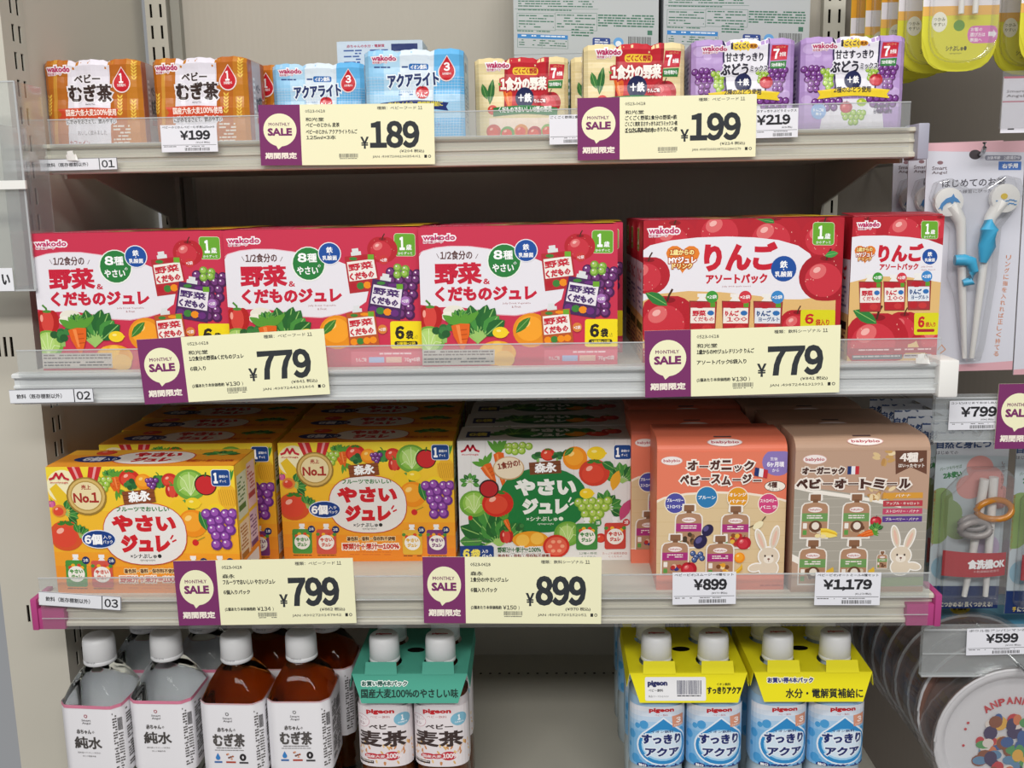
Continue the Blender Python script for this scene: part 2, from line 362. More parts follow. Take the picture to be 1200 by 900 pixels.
    def build(s, name, mt=None, parent=None, place=None, cuts=None):
        """place(u,v,n)->xyz; default: facing -Y, u along X centred, v up"""
        V = s.v
        if place: V = [place(*p) for p in V]
        else: V = [(p[0]-s.W/2, -p[2], p[1]) for p in V]
        if cuts: V = s.v
        me = D.meshes.new(name); me.from_pydata([tuple(map(float, p)) for p in V], [], s.f)
        ca = me.color_attributes.new('Col', 'FLOAT_COLOR', 'CORNER'); n = [len(f) for f in s.f]
        cols = {c: (*lin(c), 1.) for c in set(s.c)}
        arr = np.repeat(np.array([cols[c] for c in s.c], np.float32), n, axis=0); ca.data.foreach_set('color', arr.ravel()); me.update()
        if cuts:        # cut along the bends of the surface, then fold every piece onto it
            bm = bmesh.new(); bm.from_mesh(me)
            for ax, vals in ((0, cuts[0]), (1, cuts[1])):
                for c in vals:
                    no = Vector((1, 0, 0)) if ax == 0 else Vector((0, 1, 0)); co = Vector((c, 0, 0)) if ax == 0 else Vector((0, c, 0))
                    bmesh.ops.bisect_plane(bm, geom=bm.verts[:]+bm.edges[:]+bm.faces[:], plane_co=co, plane_no=no, dist=1e-6)
            for v_ in bm.verts: v_.co = Vector(tuple(map(float, place(v_.co.x, v_.co.y, v_.co.z))))
            bm.to_mesh(me); bm.free()
        return link(name, me, parent, mt or PRINT)
def top_place(W, Dp, Hh, eps=.0004):        # art lying on a box top: v runs back
    return lambda u, v_, n: (u-W/2, -Dp/2+v_, Hh+eps+n)
def side_place(W, Dp, sgn, eps=.0004):      # art on a side: sgn -1 = left side (seen from -X): u runs from the back to the front
    if sgn < 0: return lambda u, v_, n: (-W/2-eps-n, Dp/2-u, v_)
    return lambda u, v_, n: (W/2+eps+n, -Dp/2+u, v_)
def front_place(W, Dp, eps=.0004): return lambda u, v_, n: (u-W/2, -Dp/2-eps-n, v_)

# ================================================================== SETTING
def struct(o): o['kind'] = 'structure'; return o
struct(MB().box(-2.2, 2.2, -3, .46, -1.15, -1.12).build('floor', mat('grey_mauve_floor', '8f8783', .5, noise=(6, .25))))
def slotted(name, x0, x1, y0, y1, z0, z1, faces, parent=None):
    """square steel tube; faces: side -> (slot columns, slot rows or None for the regular ladder); slots are real openings"""
    mb = MB(); L = .017; per = .0272; sw = .0032
    def plate(org, du, width, cols, rows, sw=sw):
        us = [0.]
        for c in sorted(cols): us += [c-sw/2, c+sw/2]
        us.append(width); zs = [z0]; z = z0+.006
        if rows:
            for r_ in rows: zs += list(r_)
        else:
            while z+L < z1: zs += [z, z+L]; z += per
        zs.append(z1); n = Vector((du[1], -du[0], 0))
        for i in range(len(us)-1):
            for j in range(len(zs)-1):
                slot = (i % 2 == 1) and (j % 2 == 1); a = [Vector(org)+Vector(du)*u for u in (us[i], us[i+1])]
                if not slot: mb.add([(a[0].x, a[0].y, zs[j]), (a[1].x, a[1].y, zs[j]), (a[1].x, a[1].y, zs[j+1]), (a[0].x, a[0].y, zs[j+1])], [(0, 1, 2, 3)])
                else:
                    b = [q-n*.0015 for q in a]; c = [(a[0], zs[j]), (a[1], zs[j]), (a[1], zs[j+1]), (a[0], zs[j+1])]; d = [(b[0], zs[j]), (b[1], zs[j]), (b[1], zs[j+1]), (b[0], zs[j+1])]
                    mb.add([(p.x, p.y, zz) for p, zz in c+d], [(0, 4, 5, 1), (1, 5, 6, 2), (2, 6, 7, 3), (3, 7, 4, 0)])
    S = {'front': ((x0, y0, 0), (1, 0, 0), x1-x0), 'right': ((x1, y0, 0), (0, 1, 0), y1-y0), 'back': ((x1, y1, 0), (-1, 0, 0), x1-x0), 'left': ((x0, y1, 0), (0, -1, 0), y1-y0)}
    for k, (o, d, wd) in S.items(): plate(o, d, wd, *faces.get(k, ([], None)))
    o = mb.build(name, CREAM, parent)
    MB().box(x0+.0018, x1-.0018, y0+.0018, y1-.0018, z0, z1).build('shade_core', mat('hole_shade_black', '14120f', .9, 0), o)  # solid near-black block added so the slots look shaded inside
    return o
za = PY(8, 418, .088)[2]; zb_ = PY(35, 729, .088)[2]
post = slotted('trim_1', -.535, -.468, .088, .135, -1.12, .75, {'front': ([.028, .035, .042], [(zb_, zb_+.020), (za, za+.021), (za+.28, za+.301)]), 'right': ([.022, .035], None, .0058)}); struct(post)
for nm, xx in (('trim_2', -.457), ('trim_3', .437)):
    struct(slotted(nm, xx, xx+.028, .437, .46, -1.12, .75, {'front': ([.0075, .0205], None)}))
struct(MB().box(-.478, -.470, .135, .46, -1.12, .75).build('wall_left', mat('beige_side_panel', 'd0cbbe', .6, .3, noise=(3, .04))))
struct(MB().box(-.43, .437, .452, .466, -1.12, .75).build('wall_back', BACKM))
struct(MB().box(-.424, -.412, .440, .453, -1.12, .75).build('trim_4', mat('grey_panel_joint', '98968c', .5)))
struct(MB().box(.464, 1.3, .452, .466, -1.12, .75).build('wall_right', mat('taupe_panel', '6e675e', .6, .3, stripes=(40, .1))))

# ------------------------------------------------------------------ shelves
def shelf(label, fl, zb, yf, X=.45, cap='grey', railm=None, ends=None, yback=.44):
    """zb: bottom of the front rail; surface at zb+.029"""
    railm = railm or RAIL
    r = tag(empty('shelf', (0, yf, zb)), label, 'shelf', 'shelves of the display stand')
    b = MB(); b.box(-X+.004, X-.004, .010, yback-yf, .0225, .0275); b.box(-X+.03, X-.03, .045, yback-yf, .006, .0225); b.box(-X+.002, X-.002, .0121, .02, .002, .0274)
    b.build('shelf_board', CREAM, r)
    prof = [(0, 0), (.012, 0), (.012, .030), (.001, .030), (-.0015, .029), (-.0015, .026), (.003, .0245), (.003, .0185), (.0005, .0175), (.0005, .0155), (.003, .0145), (.003, .0065), (-.0005, .0055), (-.002, .004), (-.002, .001)]
    MB().prism_x(prof, -X, X).build('front_rail', railm, r)
    fr = tag(empty('clear_fence', (0, yf, zb)), 'clear plastic fence strip along the front of the ' + fl, 'shelf fence', 'clear fences along the shelf fronts')
    MB().box(-X+.01, X-.012, -.0062, -.0056, .0290, .0535).build('clear_strip', CLEAR, fr)
    MB().box(-X+.01, X-.012, -.0062, -.0058, -.0005, .0289).build('rail_cover', COVER, fr)
    MB().box(-X+.01, X-.012, -.0068, -.0050, .0530, .0540).box(-X+.01, X-.012, -.0067, -.0055, .0286, .0293).box(-X+.01, X-.012, -.0067, -.0057, .0106, .0111).build('fence_edge', CLEARE, fr)
    for s in (-1, 1):
        x = s*(X-.006)
        pr = [(.03, .0215), (yback-yf+.005, .0215), (yback-yf+.005, -.075), (yback-yf-.022, -.075), (yback-yf-.034, -.046), (.10, -.002), (.03, -.004)]
        MB().prism_x(pr, x-.0015, x+.0015).build('bracket', CREAM, r)
    return r
s1 = shelf('top cream shelf marked 01 carrying small drink packs', 'top shelf', .2216, .098, X=.443)
s2 = shelf('white shelf marked 02 carrying red and apple boxes', 'white middle shelf', 0, 0, railm=RAILW, X=.447)
s3 = shelf('cream shelf marked 03 with magenta end clips', 'magenta clipped shelf', -.2290, 0)
def endclip(parent, x, mt, x2=None, w_=.012, lo=-.002, hi=.033):
    MB().box(x-w_/2, x+w_/2, -.0085, .03, lo, hi).build('end_cap', mt, parent, bevel=.0015)
endclip(s1, .4445, mat('lavender_grey_plastic', 'a3a3b2', .4), w_=.011)
endclip(s2, .443, WHITEP, w_=.018)
MAG = mat('magenta_plastic', 'b0447f', .4, .4)
for sgn in (-1, 1):
    MB().box(min(sgn*.4445, sgn*.418), max(sgn*.4445, sgn*.418), -.0046, .01, -.0015, .0205).build('end_cap', MAG, s3, bevel=.0008)
    MB().box(sgn*.4478-.0032, sgn*.4478+.0032, -.0060, .03, -.0020, .031).build('end_cap', MAG, s3, bevel=.0012)
# bottom deck, holes along its back drawn as flat discs, their shade painted near-black
deck = tag(empty('base_shelf', (0, 0, -.4755)), 'wide grey bottom deck under the bottles with a row of small holes', 'shelf')
MB().box(-.466, .450, .0, .445, -.02, 0).build('shelf_board', CREAM, deck)
struct(MB().box(-.466, .437, .445, .452, -.4755, -.415).build('baseboard_back', CREAM))
hm = MB()
for k in range(62):
    x = -.42+k*.0135; hm.prism_y([(x+.0017*math.cos(a), .0) for a in (0,)]*3, 0, 0) if False else None
    n = 8; hm.add([(x+.002*math.cos(2*PI*a/n), .385+.002*math.sin(2*PI*a/n), .0004) for a in range(n)], [tuple(range(n))])
tag(hm.build('hole_shade_row', mat('hole_shade_black', '14120f', .9, 0), deck), None, None, None, 'stuff')

# ================================================================== ARTWORK
def logo_w(a, x0, y0, x1, y1):
    a.text('wakodo', x0, y0, x1, y1, 'c02663', .10, 'f6eef2', .22); h = y1-y0
    a.text('和光堂フード', x0+h*.1, y1+h*.12, x0+(x1-x0)*.62, y1+h*.5, 'c02663', .05, 'f3e6ea', .2); return a
def drop(a, cx, y0, y1, wd, col='c8202c'):
    r = wd/2; cy = y1-r; pts = [(cx, y0)]
    for k in range(15): t = math.radians(-35+250*k/14); pts.append((cx+r*math.cos(t), cy+r*math.sin(t)))
    W_ = [(cx+(x-cx)*1.14, (y0+y1)/2+(y-(y0+y1)/2)*1.1) for x, y in pts]; a.poly(W_, 'f2dede'); a.poly(pts, col)
def banner(a, x0, y0, x1, y1, col, bow=6, tail=True):
    n = 10; up = [(x0+(x1-x0)*k/n, y0-bow*math.sin(PI*k/n)) for k in range(n+1)]; dn = [(x0+(x1-x0)*k/n, y1-bow*math.sin(PI*k/n)) for k in range(n, -1, -1)]
    pts = up+([(x1-(y1-y0)*.35, (y0+y1)/2)] if tail else [])+dn+([(x0+(y1-y0)*.35, (y0+y1)/2)] if tail else [])
    a.poly(pts, col)
def badge1(a, x0, y0, x1, y1, col='69a82f', sub='からずっと'):
    w_, h = x1-x0, y1-y0; a.rrect(x0-w_*.02, y0-h*.02, x1+w_*.02, y1+h*.02, w_*.14, 'dfeac8'); a.rrect(x0, y0, x1, y1, w_*.12, col)
    a.text('1', x0+w_*.24, y0+h*.14, x0+w_*.5, y0+h*.74, 'ffffff', .1); a.text('歳', x0+w_*.56, y0+h*.48, x0+w_*.84, y0+h*.74, 'ffffff', .06)
    a.text(sub, x0+w_*.16, y0+h*.82, x0+w_*.86, y0+h*.95, 'ffffff', .06)
def fe_circle(a, cx, cy, r, two=True, ring=True):
    if ring: a.ell(cx, cy, r*1.08, r*1.08, 'f0f0f4')
    a.ell(cx, cy, r, r, '1e4f9e'); a.text('鉄', cx-r*.3, cy-r*.62, cx+r*.3, cy-r*.05, 'ffffff', .06); a.ell(cx, cy+r*.06, r*.05, r*.05, 'ffffff')
    a.text('乳酸菌', cx-r*.68, cy+r*.2, cx+r*.68, cy+r*.64, 'ffffff', .05)

def art_tea():
    a = Art((50, 71.7), (157.5, 69), (163, 168), (57, 168), .104, .095, 'c07a22').src(0, 0, 3)
    a.rect(150, 205, 232, 520, 'b96a1c'); a.rect(186, 205, 198, 520, 'cf9336')
    a.rect(232, 200, 374, 520, 'e3dee8'); a.rect(372, 200, 430, 520, 'b8661c'); a.rect(430, 200, 500, 520, 'c27a20')
    for x, y in ((455, 215), (405, 330), (452, 345), (170, 330)):
        for k in range(6): a.leaf(x, y+k*11+8, x-9, y+k*11-5, 3, 'e9bf4c', False); a.leaf(x, y+k*11+8, x+9, y+k*11-5, 3, 'e9bf4c', False)
    logo_w(a, 165, 234, 240, 254)
    a.text('ベビー', 252, 260, 340, 288, '3a2a26', .08, 'ece8ee', .1); a.text('むぎ茶', 234, 292, 378, 350, '3a2a26', .08, 'ece8ee', .08)
    drop(a, 413, 238, 316, 54); a.text('1', 403, 256, 418, 288, 'ffffff', .08); a.text('か月頃から', 398, 290, 428, 300, 'ffffff', .04)
    a.text('Barley Tea', 290, 354, 322, 360, '3a2a26', 0)
    banner(a, 200, 372, 402, 406, 'cc4623', 5); a.text('国産六条大麦100%使用', 224, 372, 392, 394, 'fff3ea', .05)
    a.text('にがみをおさえて、飲みやすい', 226, 402, 390, 420, '3a2a26', .04, 'eae6ee', .15)
    a.text('おいしく飲みました', 262, 440, 358, 456, '5a4a46', .0); a.text('カフェイン', 234, 472, 300, 490, 'b04838', .04); a.text('ゼロ', 236, 494, 280, 512, 'b04838', .04)
    a.fill(380, 425, 440, 500, 7, 'e5d8cc', .7)
    return a
def art_tea_side():
    a = Art((0, 0), (60, 0), (60, 95), (0, 95), .060, .095, 'b9a8a8'); a.rect(0, 0, 60, 95, 'c9b8b8'); a.rect(0, 0, 14, 95, 'b5592e'); a.rect(46, 0, 60, 95, 'b5592e')
    for z in range(8): a.rect(17, 18+z*6, 23, 21+z*6, 'f0ecec', 1)
    a.text('ベビー', 26, 24, 42, 34, '4a3a40', .08); a.text('むぎ茶', 25, 38, 46, 56, '3a2a30', .08); a.rect(24, 62, 46, 68, 'cc4623', 1); drop(a, 51, 20, 40, 9); return a
def art_aqua():
    a = Art((427, 60), (544, 57.5), (551, 162), (426, 162), .104, .095, 'a8d0ec').src(300, 0, 3.75)
    a.rect(470, 210, 560, 620, '8fc6ea'); a.rect(560, 210, 632, 620, 'b3d8f0'); a.rect(632, 205, 785, 620, 'dce8f2'); a.rect(785, 205, 950, 620, '63b3e6'); a.rect(470, 400, 950, 500, '9fcbe8'); a.rect(632, 330, 785, 500, 'dce8f2')
    for y in range(330, 620, 12): a.line([(480, y), (930, y)], 1.3, 'c8def0')
    for x in range(490, 935, 14): a.line([(x, 330), (x, 610)], 1.2, 'bcd8ee')
    logo_w(a, 510, 245, 616, 266); a.fill(518, 288, 592, 300, 1, '274a86', .9)
    a.fill(622, 286, 668, 300, 1, '274a86', .9); a.rrect(672, 277, 760, 302, 8, '2a6cb4'); a.text('イオン飲料', 680, 280, 752, 299, 'ffffff', .06)
    a.text('アクアライト', 576, 314, 808, 368, '1f2f66', .09, 'e8f2fa', .1, rot=-.04)
    a.apple(733, 392, 29, 'c9242c'); a.text('りんご', 708, 390, 757, 412, 'ffffff', .06)
    drop(a, 844, 248, 344, 70); a.text('3', 830, 272, 858, 306, 'ffffff', .1); a.text('か月頃から', 824, 312, 866, 322, 'ffffff', .04)
    a.text('さわやかな甘さ', 624, 385, 690, 394, '3f6fae', .0); a.fill(624, 398, 690, 408, 1, '3f6fae', .9)
    banner(a, 540, 436, 856, 470, '1e2f70', 12); a.text('すばやく水分・電解質補給に', 574, 430, 828, 452, 'f0e04a', .05, rot=0)
    a.text('国産果汁', 700, 520, 820, 540, '3f6fae', 0); a.fill(500, 520, 620, 580, 5, '5f8fc0', .7)
    return a
def art_aqua_side():
    a = Art((0, 0), (60, 0), (60, 95), (0, 95), .060, .095, 'c5dcec'); a.rect(0, 0, 60, 50, 'a9cfea'); a.rect(8, 10, 34, 20, '2a5c9e', 1); a.fill(8, 30, 50, 80, 12, '5f87b4', .7); return a
def sticker7(a, x0, y0, x1, y1):
    w_, h = x1-x0, y1-y0; a.poly([(x0+w_*.08, y0), (x1, y0), (x1-w_*.06, y0+h*.62), (x0, y0+h*.66)], 'c9283c'); a.poly([(x0, y0+h*.7), (x1-w_*.08, y0+h*.66), (x1-w_*.14, y1), (x0-w_*.02, y1)], '2f7d3a')
    a.text('7', x0+w_*.16, y0+h*.16, x0+w_*.5, y0+h*.58, 'ffffff', .12); a.text('か月頃', x0+w_*.52, y0+h*.3, x0+w_*.88, y0+h*.48, 'ffffff', .08); a.text('ベビーフード', x0+w_*.3, y0+h*.04, x0+w_*.85, y0+h*.14, 'f5d98a', 0)
    a.text('5か月頃から', x0+w_*.06, y0+h*.76, x0+w_*.82, y0+h*.92, 'ffffff', .06)
def art_veg():
    a = Art((555, 70), (666, 66), (670, 160), (557, 160), .104, .095, 'e6d3a0').src(540, 0, 3.75)
    for y in range(300, 620, 14): a.line([(60, y), (470, y)], 1.4, 'efe0bc')
    a.rect(186, 240, 385, 452, 'c22431'); a.rect(186, 240, 200, 452, 'a51c2a'); a.rect(372, 240, 385, 452, 'a51c2a')
    logo_w(a, 107, 274, 206, 298); a.rrect(222, 294, 337, 323, 12, 'f3c93a'); a.text('ごくごく野菜', 230, 297, 332, 320, 'b8202c', .08)
    a.leaf(120, 440, 135, 340, 16, '2f6b35'); a.leaf(110, 420, 88, 360, 14, '3d7d3c'); a.carrot(200, 385, 215, 470, 40); a.tomato(135, 460, 20, 'cf2f22', False)
    a.text('1食分の野菜', 168, 331, 376, 383, 'fdf6ee', .1, 'b8202c', .12)
    a.ell(278, 413, 42, 42, '1c2350'); a.text('＋鉄', 248, 394, 309, 430, 'ffffff', .08)
    a.apple(392, 432, 50, 'b01f2c'); a.text('りんご味', 322, 416, 374, 432, 'ffffff', .06, 'a51c2a', .2)
    sticker7(a, 384, 280, 458, 374)
    banner(a, 138, 452, 430, 486, '1f7a3a', 10, False); a.text('くだものでおいしい 8種の野菜', 160, 446, 402, 470, 'ffffff', .05)
    a.rect(120, 492, 420, 610, 'f0d9c8', 2)
    for i in range(5): a.tomato(140+i*62, 545+8*(i % 2), 30, ('c94a3a', '5f9c45', 'd98a3a', 'b5303a', '7fae4f')[i], False)
    a.fill(160, 580, 420, 605, 2, '7a3a3a', .7)
    return a
def art_veg_side():
    a = Art((0, 0), (60, 0), (60, 95), (0, 95), .060, .095, 'dccfa6'); a.rect(0, 0, 60, 95, 'e0d3ae'); a.rect(4, 14, 30, 60, 'b9c8d8', 1); a.fill(6, 16, 28, 58, 10, '4a6a9a', .7); a.rect(38, 0, 60, 95, 'c9b88a'); return a
def art_grape():
    a = Art((937, 44.5), (1058.5, 42.5), (1058, 150), (934, 150), .104, .095, 'b596cc').src(780, 0, 3.75)
    for x, y, r in ((620, 215, 26), (655, 235, 18), (610, 420, 22), (1000, 395, 26), (1020, 440, 20)): a.ell(x, y, r, r*.8, 'c9aedd')
    a.poly([(722, 160), (930, 160), (930, 240), (915, 390), (735, 390), (722, 240)], '2e2350'); a.poly([(730, 160), (922, 160), (922, 240), (908, 390), (743, 390), (730, 240)], 'eceaf2')
    logo_w(a, 632, 192, 742, 213); a.rrect(758, 178, 770, 206, 3, '2a2540'); a.text('ごくごく', 774, 182, 836, 204, '3a2a5a', .08, 'f2d24a', .3); a.ell(857, 192, 20, 12, 'e7a22c'); a.text('果実', 842, 184, 872, 201, '7a3a1a', .06)
    a.bunch(640, 335, 90, 110, 15); a.bunch(705, 335, 60, 90, 13, '86ad34', 'b4d160'); a.bunch(900, 320, 60, 60, 12, '86ad34', 'b4d160'); a.bunch(968, 330, 85, 100, 14); a.apple(917, 342, 28)
    a.text('甘さすっきり', 735, 219, 903, 256, '231f30', .07, 'eceaf2', .1)
    a.text('ぶどう', 712, 263, 836, 312, '231f30', .09, 'eceaf2', .1); a.text('ミックス', 844, 272, 922, 297, '231f30', .06, 'eceaf2', .1)
    a.ell(813, 342, 38, 38, '1c2350'); a.text('＋鉄', 788, 325, 840, 356, 'ffffff', .08)
    sticker7(a, 934, 190, 1012, 286)
    a.poly([(690, 420), (940, 420), (960, 545), (670, 545)], 'e9e4ee')
    a.bunch(700, 445, 130, 60, 17); a.bunch(950, 450, 130, 90, 17); a.bunch(820, 500, 110, 70, 14, '86ad34', 'b4d160'); a.apple(785, 455, 26); a.lemon(855, 435, 20, 'a6c43a')
    banner(a, 655, 385, 978, 420, 'f0d12e', 12); a.text('2種のぶどう使用', 728, 368, 894, 394, '2a2230', .06)
    a.text('Mixed Grape Drink with Iron', 740, 410, 880, 418, '3a2a50', 0); a.ell(662, 470, 34, 34, '8fb0e0'); a.text('りんご味', 638, 458, 686, 472, 'ffffff', .06); a.text('果汁', 648, 475, 676, 488, 'ffffff', .04)
    a.text('国産果汁', 912, 445, 985, 462, '3a2a50', .04); a.text('砂糖不使用', 908, 466, 992, 484, '3a2a50', .04)
    return a
def art_grape_side():
    a = Art((0, 0), (60, 0), (60, 95), (0, 95), .060, .095, 'a98cc0'); a.rect(6, 14, 50, 80, 'd4c6e0'); a.fill(8, 18, 48, 76, 12, '6a4a8a', .7); return a
def art_backcarton():
    a = Art((598, -60), (774, -60), (774, 53), (600, 64.6), .178, .116, 'b4b9ba').src(540, 0, 3.75)
    g = '3a6f58'; a.line([(230, 25), (620, 22)], 1.5, g)
    for x0, x1, y0, y1 in ((240, 425, 45, 122), (425, 615, 40, 118)): a.line([(x0, y0), (x1, y0), (x1, y1), (x0, y1), (x0, y0)], 1.5, g); a.fill(x0+8, y0+8, x1-8, y1-4, 5, g, .7, .4)
    a.fill(245, -60, 600, 20, 7, g, .85, .45); a.fill(245, 26, 500, 36, 1, g, .9)
    a.rect(242, 142, 484, 162, '2f7fc0', 1); a.fill(262, 146, 470, 158, 1, 'dfe8f0', .6); a.line([(242, 162), (242, 205), (484, 203), (484, 162)], 1.4, g); a.line([(362, 162), (362, 204)], 1.2, g); a.fill(250, 168, 478, 200, 3, g, .6, .4)
    a.fill(620, 45, 860, 102, 5, g, .9, .55); a.fill(500, 112, 600, 150, 3, g, .8); a.fill(240, 125, 400, 135, 1, g, .8)
    a.rrect(596, 148, 675, 190, 8, '1f3f86'); a.fill(606, 155, 665, 184, 3, 'e8ecf4', .9, .5); a.ell(710, 166, 22, 22, '5fa0d8'); a.ell(710, 172, 13, 13, 'e8ecf0'); a.line([(676, 168), (688, 168)], 1.5, '1f3f86')
    a.barcode(752, 138, 848, 178, '2a2a2a'); a.fill(752, 180, 846, 186, 1, '2a2a2a', .9); a.rect(832, 110, 852, 130, g, 1); return a
def art_lowcarton():
    a = Art((0, 0), (178, 0), (178, 116), (0, 116), .178, .116, 'b4b9ba'); a.text('すっきり Walker', 10, 8, 90, 20, '3a6f58', .05); a.fill(10, 30, 160, 100, 9, '3a6f58', .8); return a

W2, H2, D2 = .190, .1350, .066
def pouch_small(a, x, y, w_, h_, col, title=('やさい', 'ジュレ'), tcol=None, cap='f0f0f0'):
    a.poly([(x-w_*.14, y-h_*.72), (x+w_*.14, y-h_*.72), (x+w_*.14, y-h_*.6), (x+w_*.08, y-h_*.58), (x+w_*.2, y-h_*.46), (x-w_*.2, y-h_*.46), (x-w_*.08, y-h_*.58), (x-w_*.14, y-h_*.6)], cap)
    a.rrect(x-w_/2, y-h_*.5, x+w_/2, y+h_*.5, w_*.1, col)
    for i in range(7): a.ell(x-w_*.42+w_*.14*i, y-h_*.3+h_*.08*(i % 2), w_*.1, h_*.07, ('4f8f3a', 'd8472f', 'efb02e')[i % 3], n=8)
    a.ell(x, y+h_*.02, w_*.4, h_*.3, 'f2efe8'); a.text(title[0], x-w_*.32, y-h_*.16, x+w_*.32, y+h_*.0, tcol or col, .14, res=1)
    if len(title) > 1: a.text(title[1], x-w_*.25, y+h_*.04, x+w_*.25, y+h_*.2, tcol or col, .14, res=1)
def art_jelly():
    a = Art((492, 265.5), (720.3, 259), (721.3, 425.5), (497.5, 426.5), W2, H2, 'c9334f').src(480, 240, 3.6)
    a.poly([(30, 212), (60, 190), (110, 175), (170, 168), (250, 168), (330, 178), (420, 196), (520, 218), (600, 250), (650, 310), (630, 390), (580, 425), (520, 442), (440, 456), (360, 452), (280, 432), (200, 420), (120, 422), (30, 412)], 'e6e3ea')
    a.line([(45, 203), (60, 190), (110, 175), (170, 168), (250, 168), (330, 178), (420, 196), (520, 218)], 3, 'e7b9c4'); a.line([(600, 420), (520, 444), (440, 458), (360, 454), (280, 434)], 2.5, 'e7b9c4')
    logo_w(a, 62, 120, 192, 144)
    a.text('1/2食分の', 132, 186, 262, 224, '5a3430', .05); a.line([(118, 200), (127, 218)], 2, '5a3430'); a.line([(285, 200), (276, 218)], 2, '5a3430')
    a.text('野菜', 108, 236, 300, 326, 'c81f3a', .12); a.text('＆', 307, 302, 333, 326, 'c81f3a', .1)
    a.text('くだものジュレ', 110, 334, 526, 396, 'c81f3a', .12)
    a.text('Jelly Drink Vegetable', 386, 402, 502, 411, '9a4a4a', 0); a.text('& Fruit', 424, 416, 462, 425, '9a4a4a', 0)
    a.ell(393, 229, 71, 74, 'eef2ea'); a.ell(393, 228, 66, 69, '2a7d3c'); a.text('8', 348, 183, 386, 222, 'ffffff', .12); a.text('種', 388, 184, 428, 222, 'ffffff', .06); a.text('の', 430, 230, 444, 244, 'ffffff', .04)
    a.text('やさい', 344, 240, 432, 274, 'ffffff', .06); fe_circle(a, 482, 184, 45)
    badge1(a, 758, 97, 846, 192)
    # fruit at the right
    a.apple(706, 165, 62, 'b7232f'); a.bunch(795, 350, 150, 210, 22, '4c1d4f', '743a78'); a.bunch(785, 258, 70, 60, 18, '6f9c35', '9cc258')
    a.ell(710, 210, 20, 20, 'c83a3a'); a.text('×2袋', 696, 203, 724, 218, 'ffffff', .04)
    a.pouch(618, 268, 128, 158, 'b32c33', -.13, fruit='b5202e', mid='eeeae2', cap='dcdfe0'); a.pouch(716, 380, 138, 158, '4a2a5a', .17, tcol='4a2a6a', fruit='6a2f7a', cap='dcdfe0', mid='e9e4ea')
    a.ell(798, 386, 20, 20, 'a874b8'); a.text('×2袋', 784, 379, 812, 394, 'ffffff', .04)
    a.orange(505, 520, 76, False, 'e58f1f'); a.leaf(440, 530, 500, 465, 18, '3d7d2e')
    a.pouch(612, 508, 122, 150, 'b8562a', -.1, fruit='ee8f1c', cap='dcdfe0'); a.ell(697, 508, 20, 20, 'd8803a'); a.text('×2袋', 683, 501, 711, 516, 'ffffff', .04)
    # vegetables at the lower left
    a.ell(188, 440, 44, 26, 'e8e4d6'); a.ell(215, 455, 28, 22, 'dcd8c6'); a.ell(165, 460, 26, 20, 'f0ecdf')
    a.pepper(92, 462, 52); a.cabbage(88, 560, 60, 'a8cc6a'); a.broc(150, 520, 50); a.greens(285, 570, 150, 9, '2a6a2f', 1.7); a.greens(215, 480, 52, 6, '5a9a35', 1.6)
    a.lemon(378, 528, 28); a.ell(365, 615, 78, 52, 'e9a52c'); a.ell(365, 612, 30, 48, 'f2bd4a'); a.ell(325, 615, 24, 44, 'f0b43c'); a.ell(405, 615, 22, 42, 'e49a22'); a.carrot(215, 495, 226, 605, 76)
    a.rect(62, 598, 355, 662, 'bdb5ae', 2); a.fill(68, 604, 350, 628, 2, '6a5a56', .9); a.fill(68, 634, 350, 658, 2, '4a4442', .9); a.ell(395, 640, 42, 36, 'e5b45a')
    a.rrect(730, 474, 872, 592, 10, 'f2dc1d'); a.text('6', 750, 494, 790, 552, '2a2420', .13); a.text('袋', 796, 514, 828, 552, '2a2420', .1); a.text('入り', 832, 532, 846, 552, '2a2420', 0)
    a.rrect(746, 560, 846, 580, 9, '2a2420'); a.text('3種類×2袋', 756, 563, 836, 577, 'f2dc1d', .05)
    a.rect(560, 604, 868, 664, 'd8566c', 2); a.text('りんご味', 580, 630, 625, 648, 'f2d9dc', .04); a.rect(635, 628, 700, 652, 'a9b4dc', 1); a.rect(708, 628, 775, 652, 'e2b3a2', 1); a.text('70g×6袋', 786, 630, 855, 652, 'f4e4e6', .04); a.fill(680, 610, 850, 624, 1, 'f2c8d0', .9)
    return a
def art_jelly_top():
    a = Art((0, 0), (190, 0), (190, 66), (0, 66), W2, D2, 'd23a57'); a.rect(0, 0, 190, 8, 'c43450', 2)
    a.cabbage(82, 30, 18); a.broc(98, 26, 14); a.greens(110, 40, 26, 7); a.carrot(120, 20, 128, 50, 12); a.orange(140, 34, 18); a.lemon(158, 32, 14); a.ell(178, 36, 20, 26, 'e9c52c'); a.text('野菜＆くだものジュレ', 8, 30, 66, 42, 'f4e8ea', .08); return a
def ringo(a, k):       # elements common to both apple boxes; k maps unit box coords -> art coords
    def X(u): return k[0]+u*(k[2]-k[0])
    def Y(v_): return k[1]+v_*(k[3]-k[1])
    return X, Y
def heart(a, cx, cy, r, col='e5812a'):
    pts = []
    for i in range(24):
        t = 2*PI*i/24; x = 16*math.sin(t)**3; y = -(13*math.cos(t)-5*math.cos(2*t)-2*math.cos(3*t)-math.cos(4*t)); pts.append((cx+x/16*r, cy+y/16*r*.92))
    a.poly(pts, col)
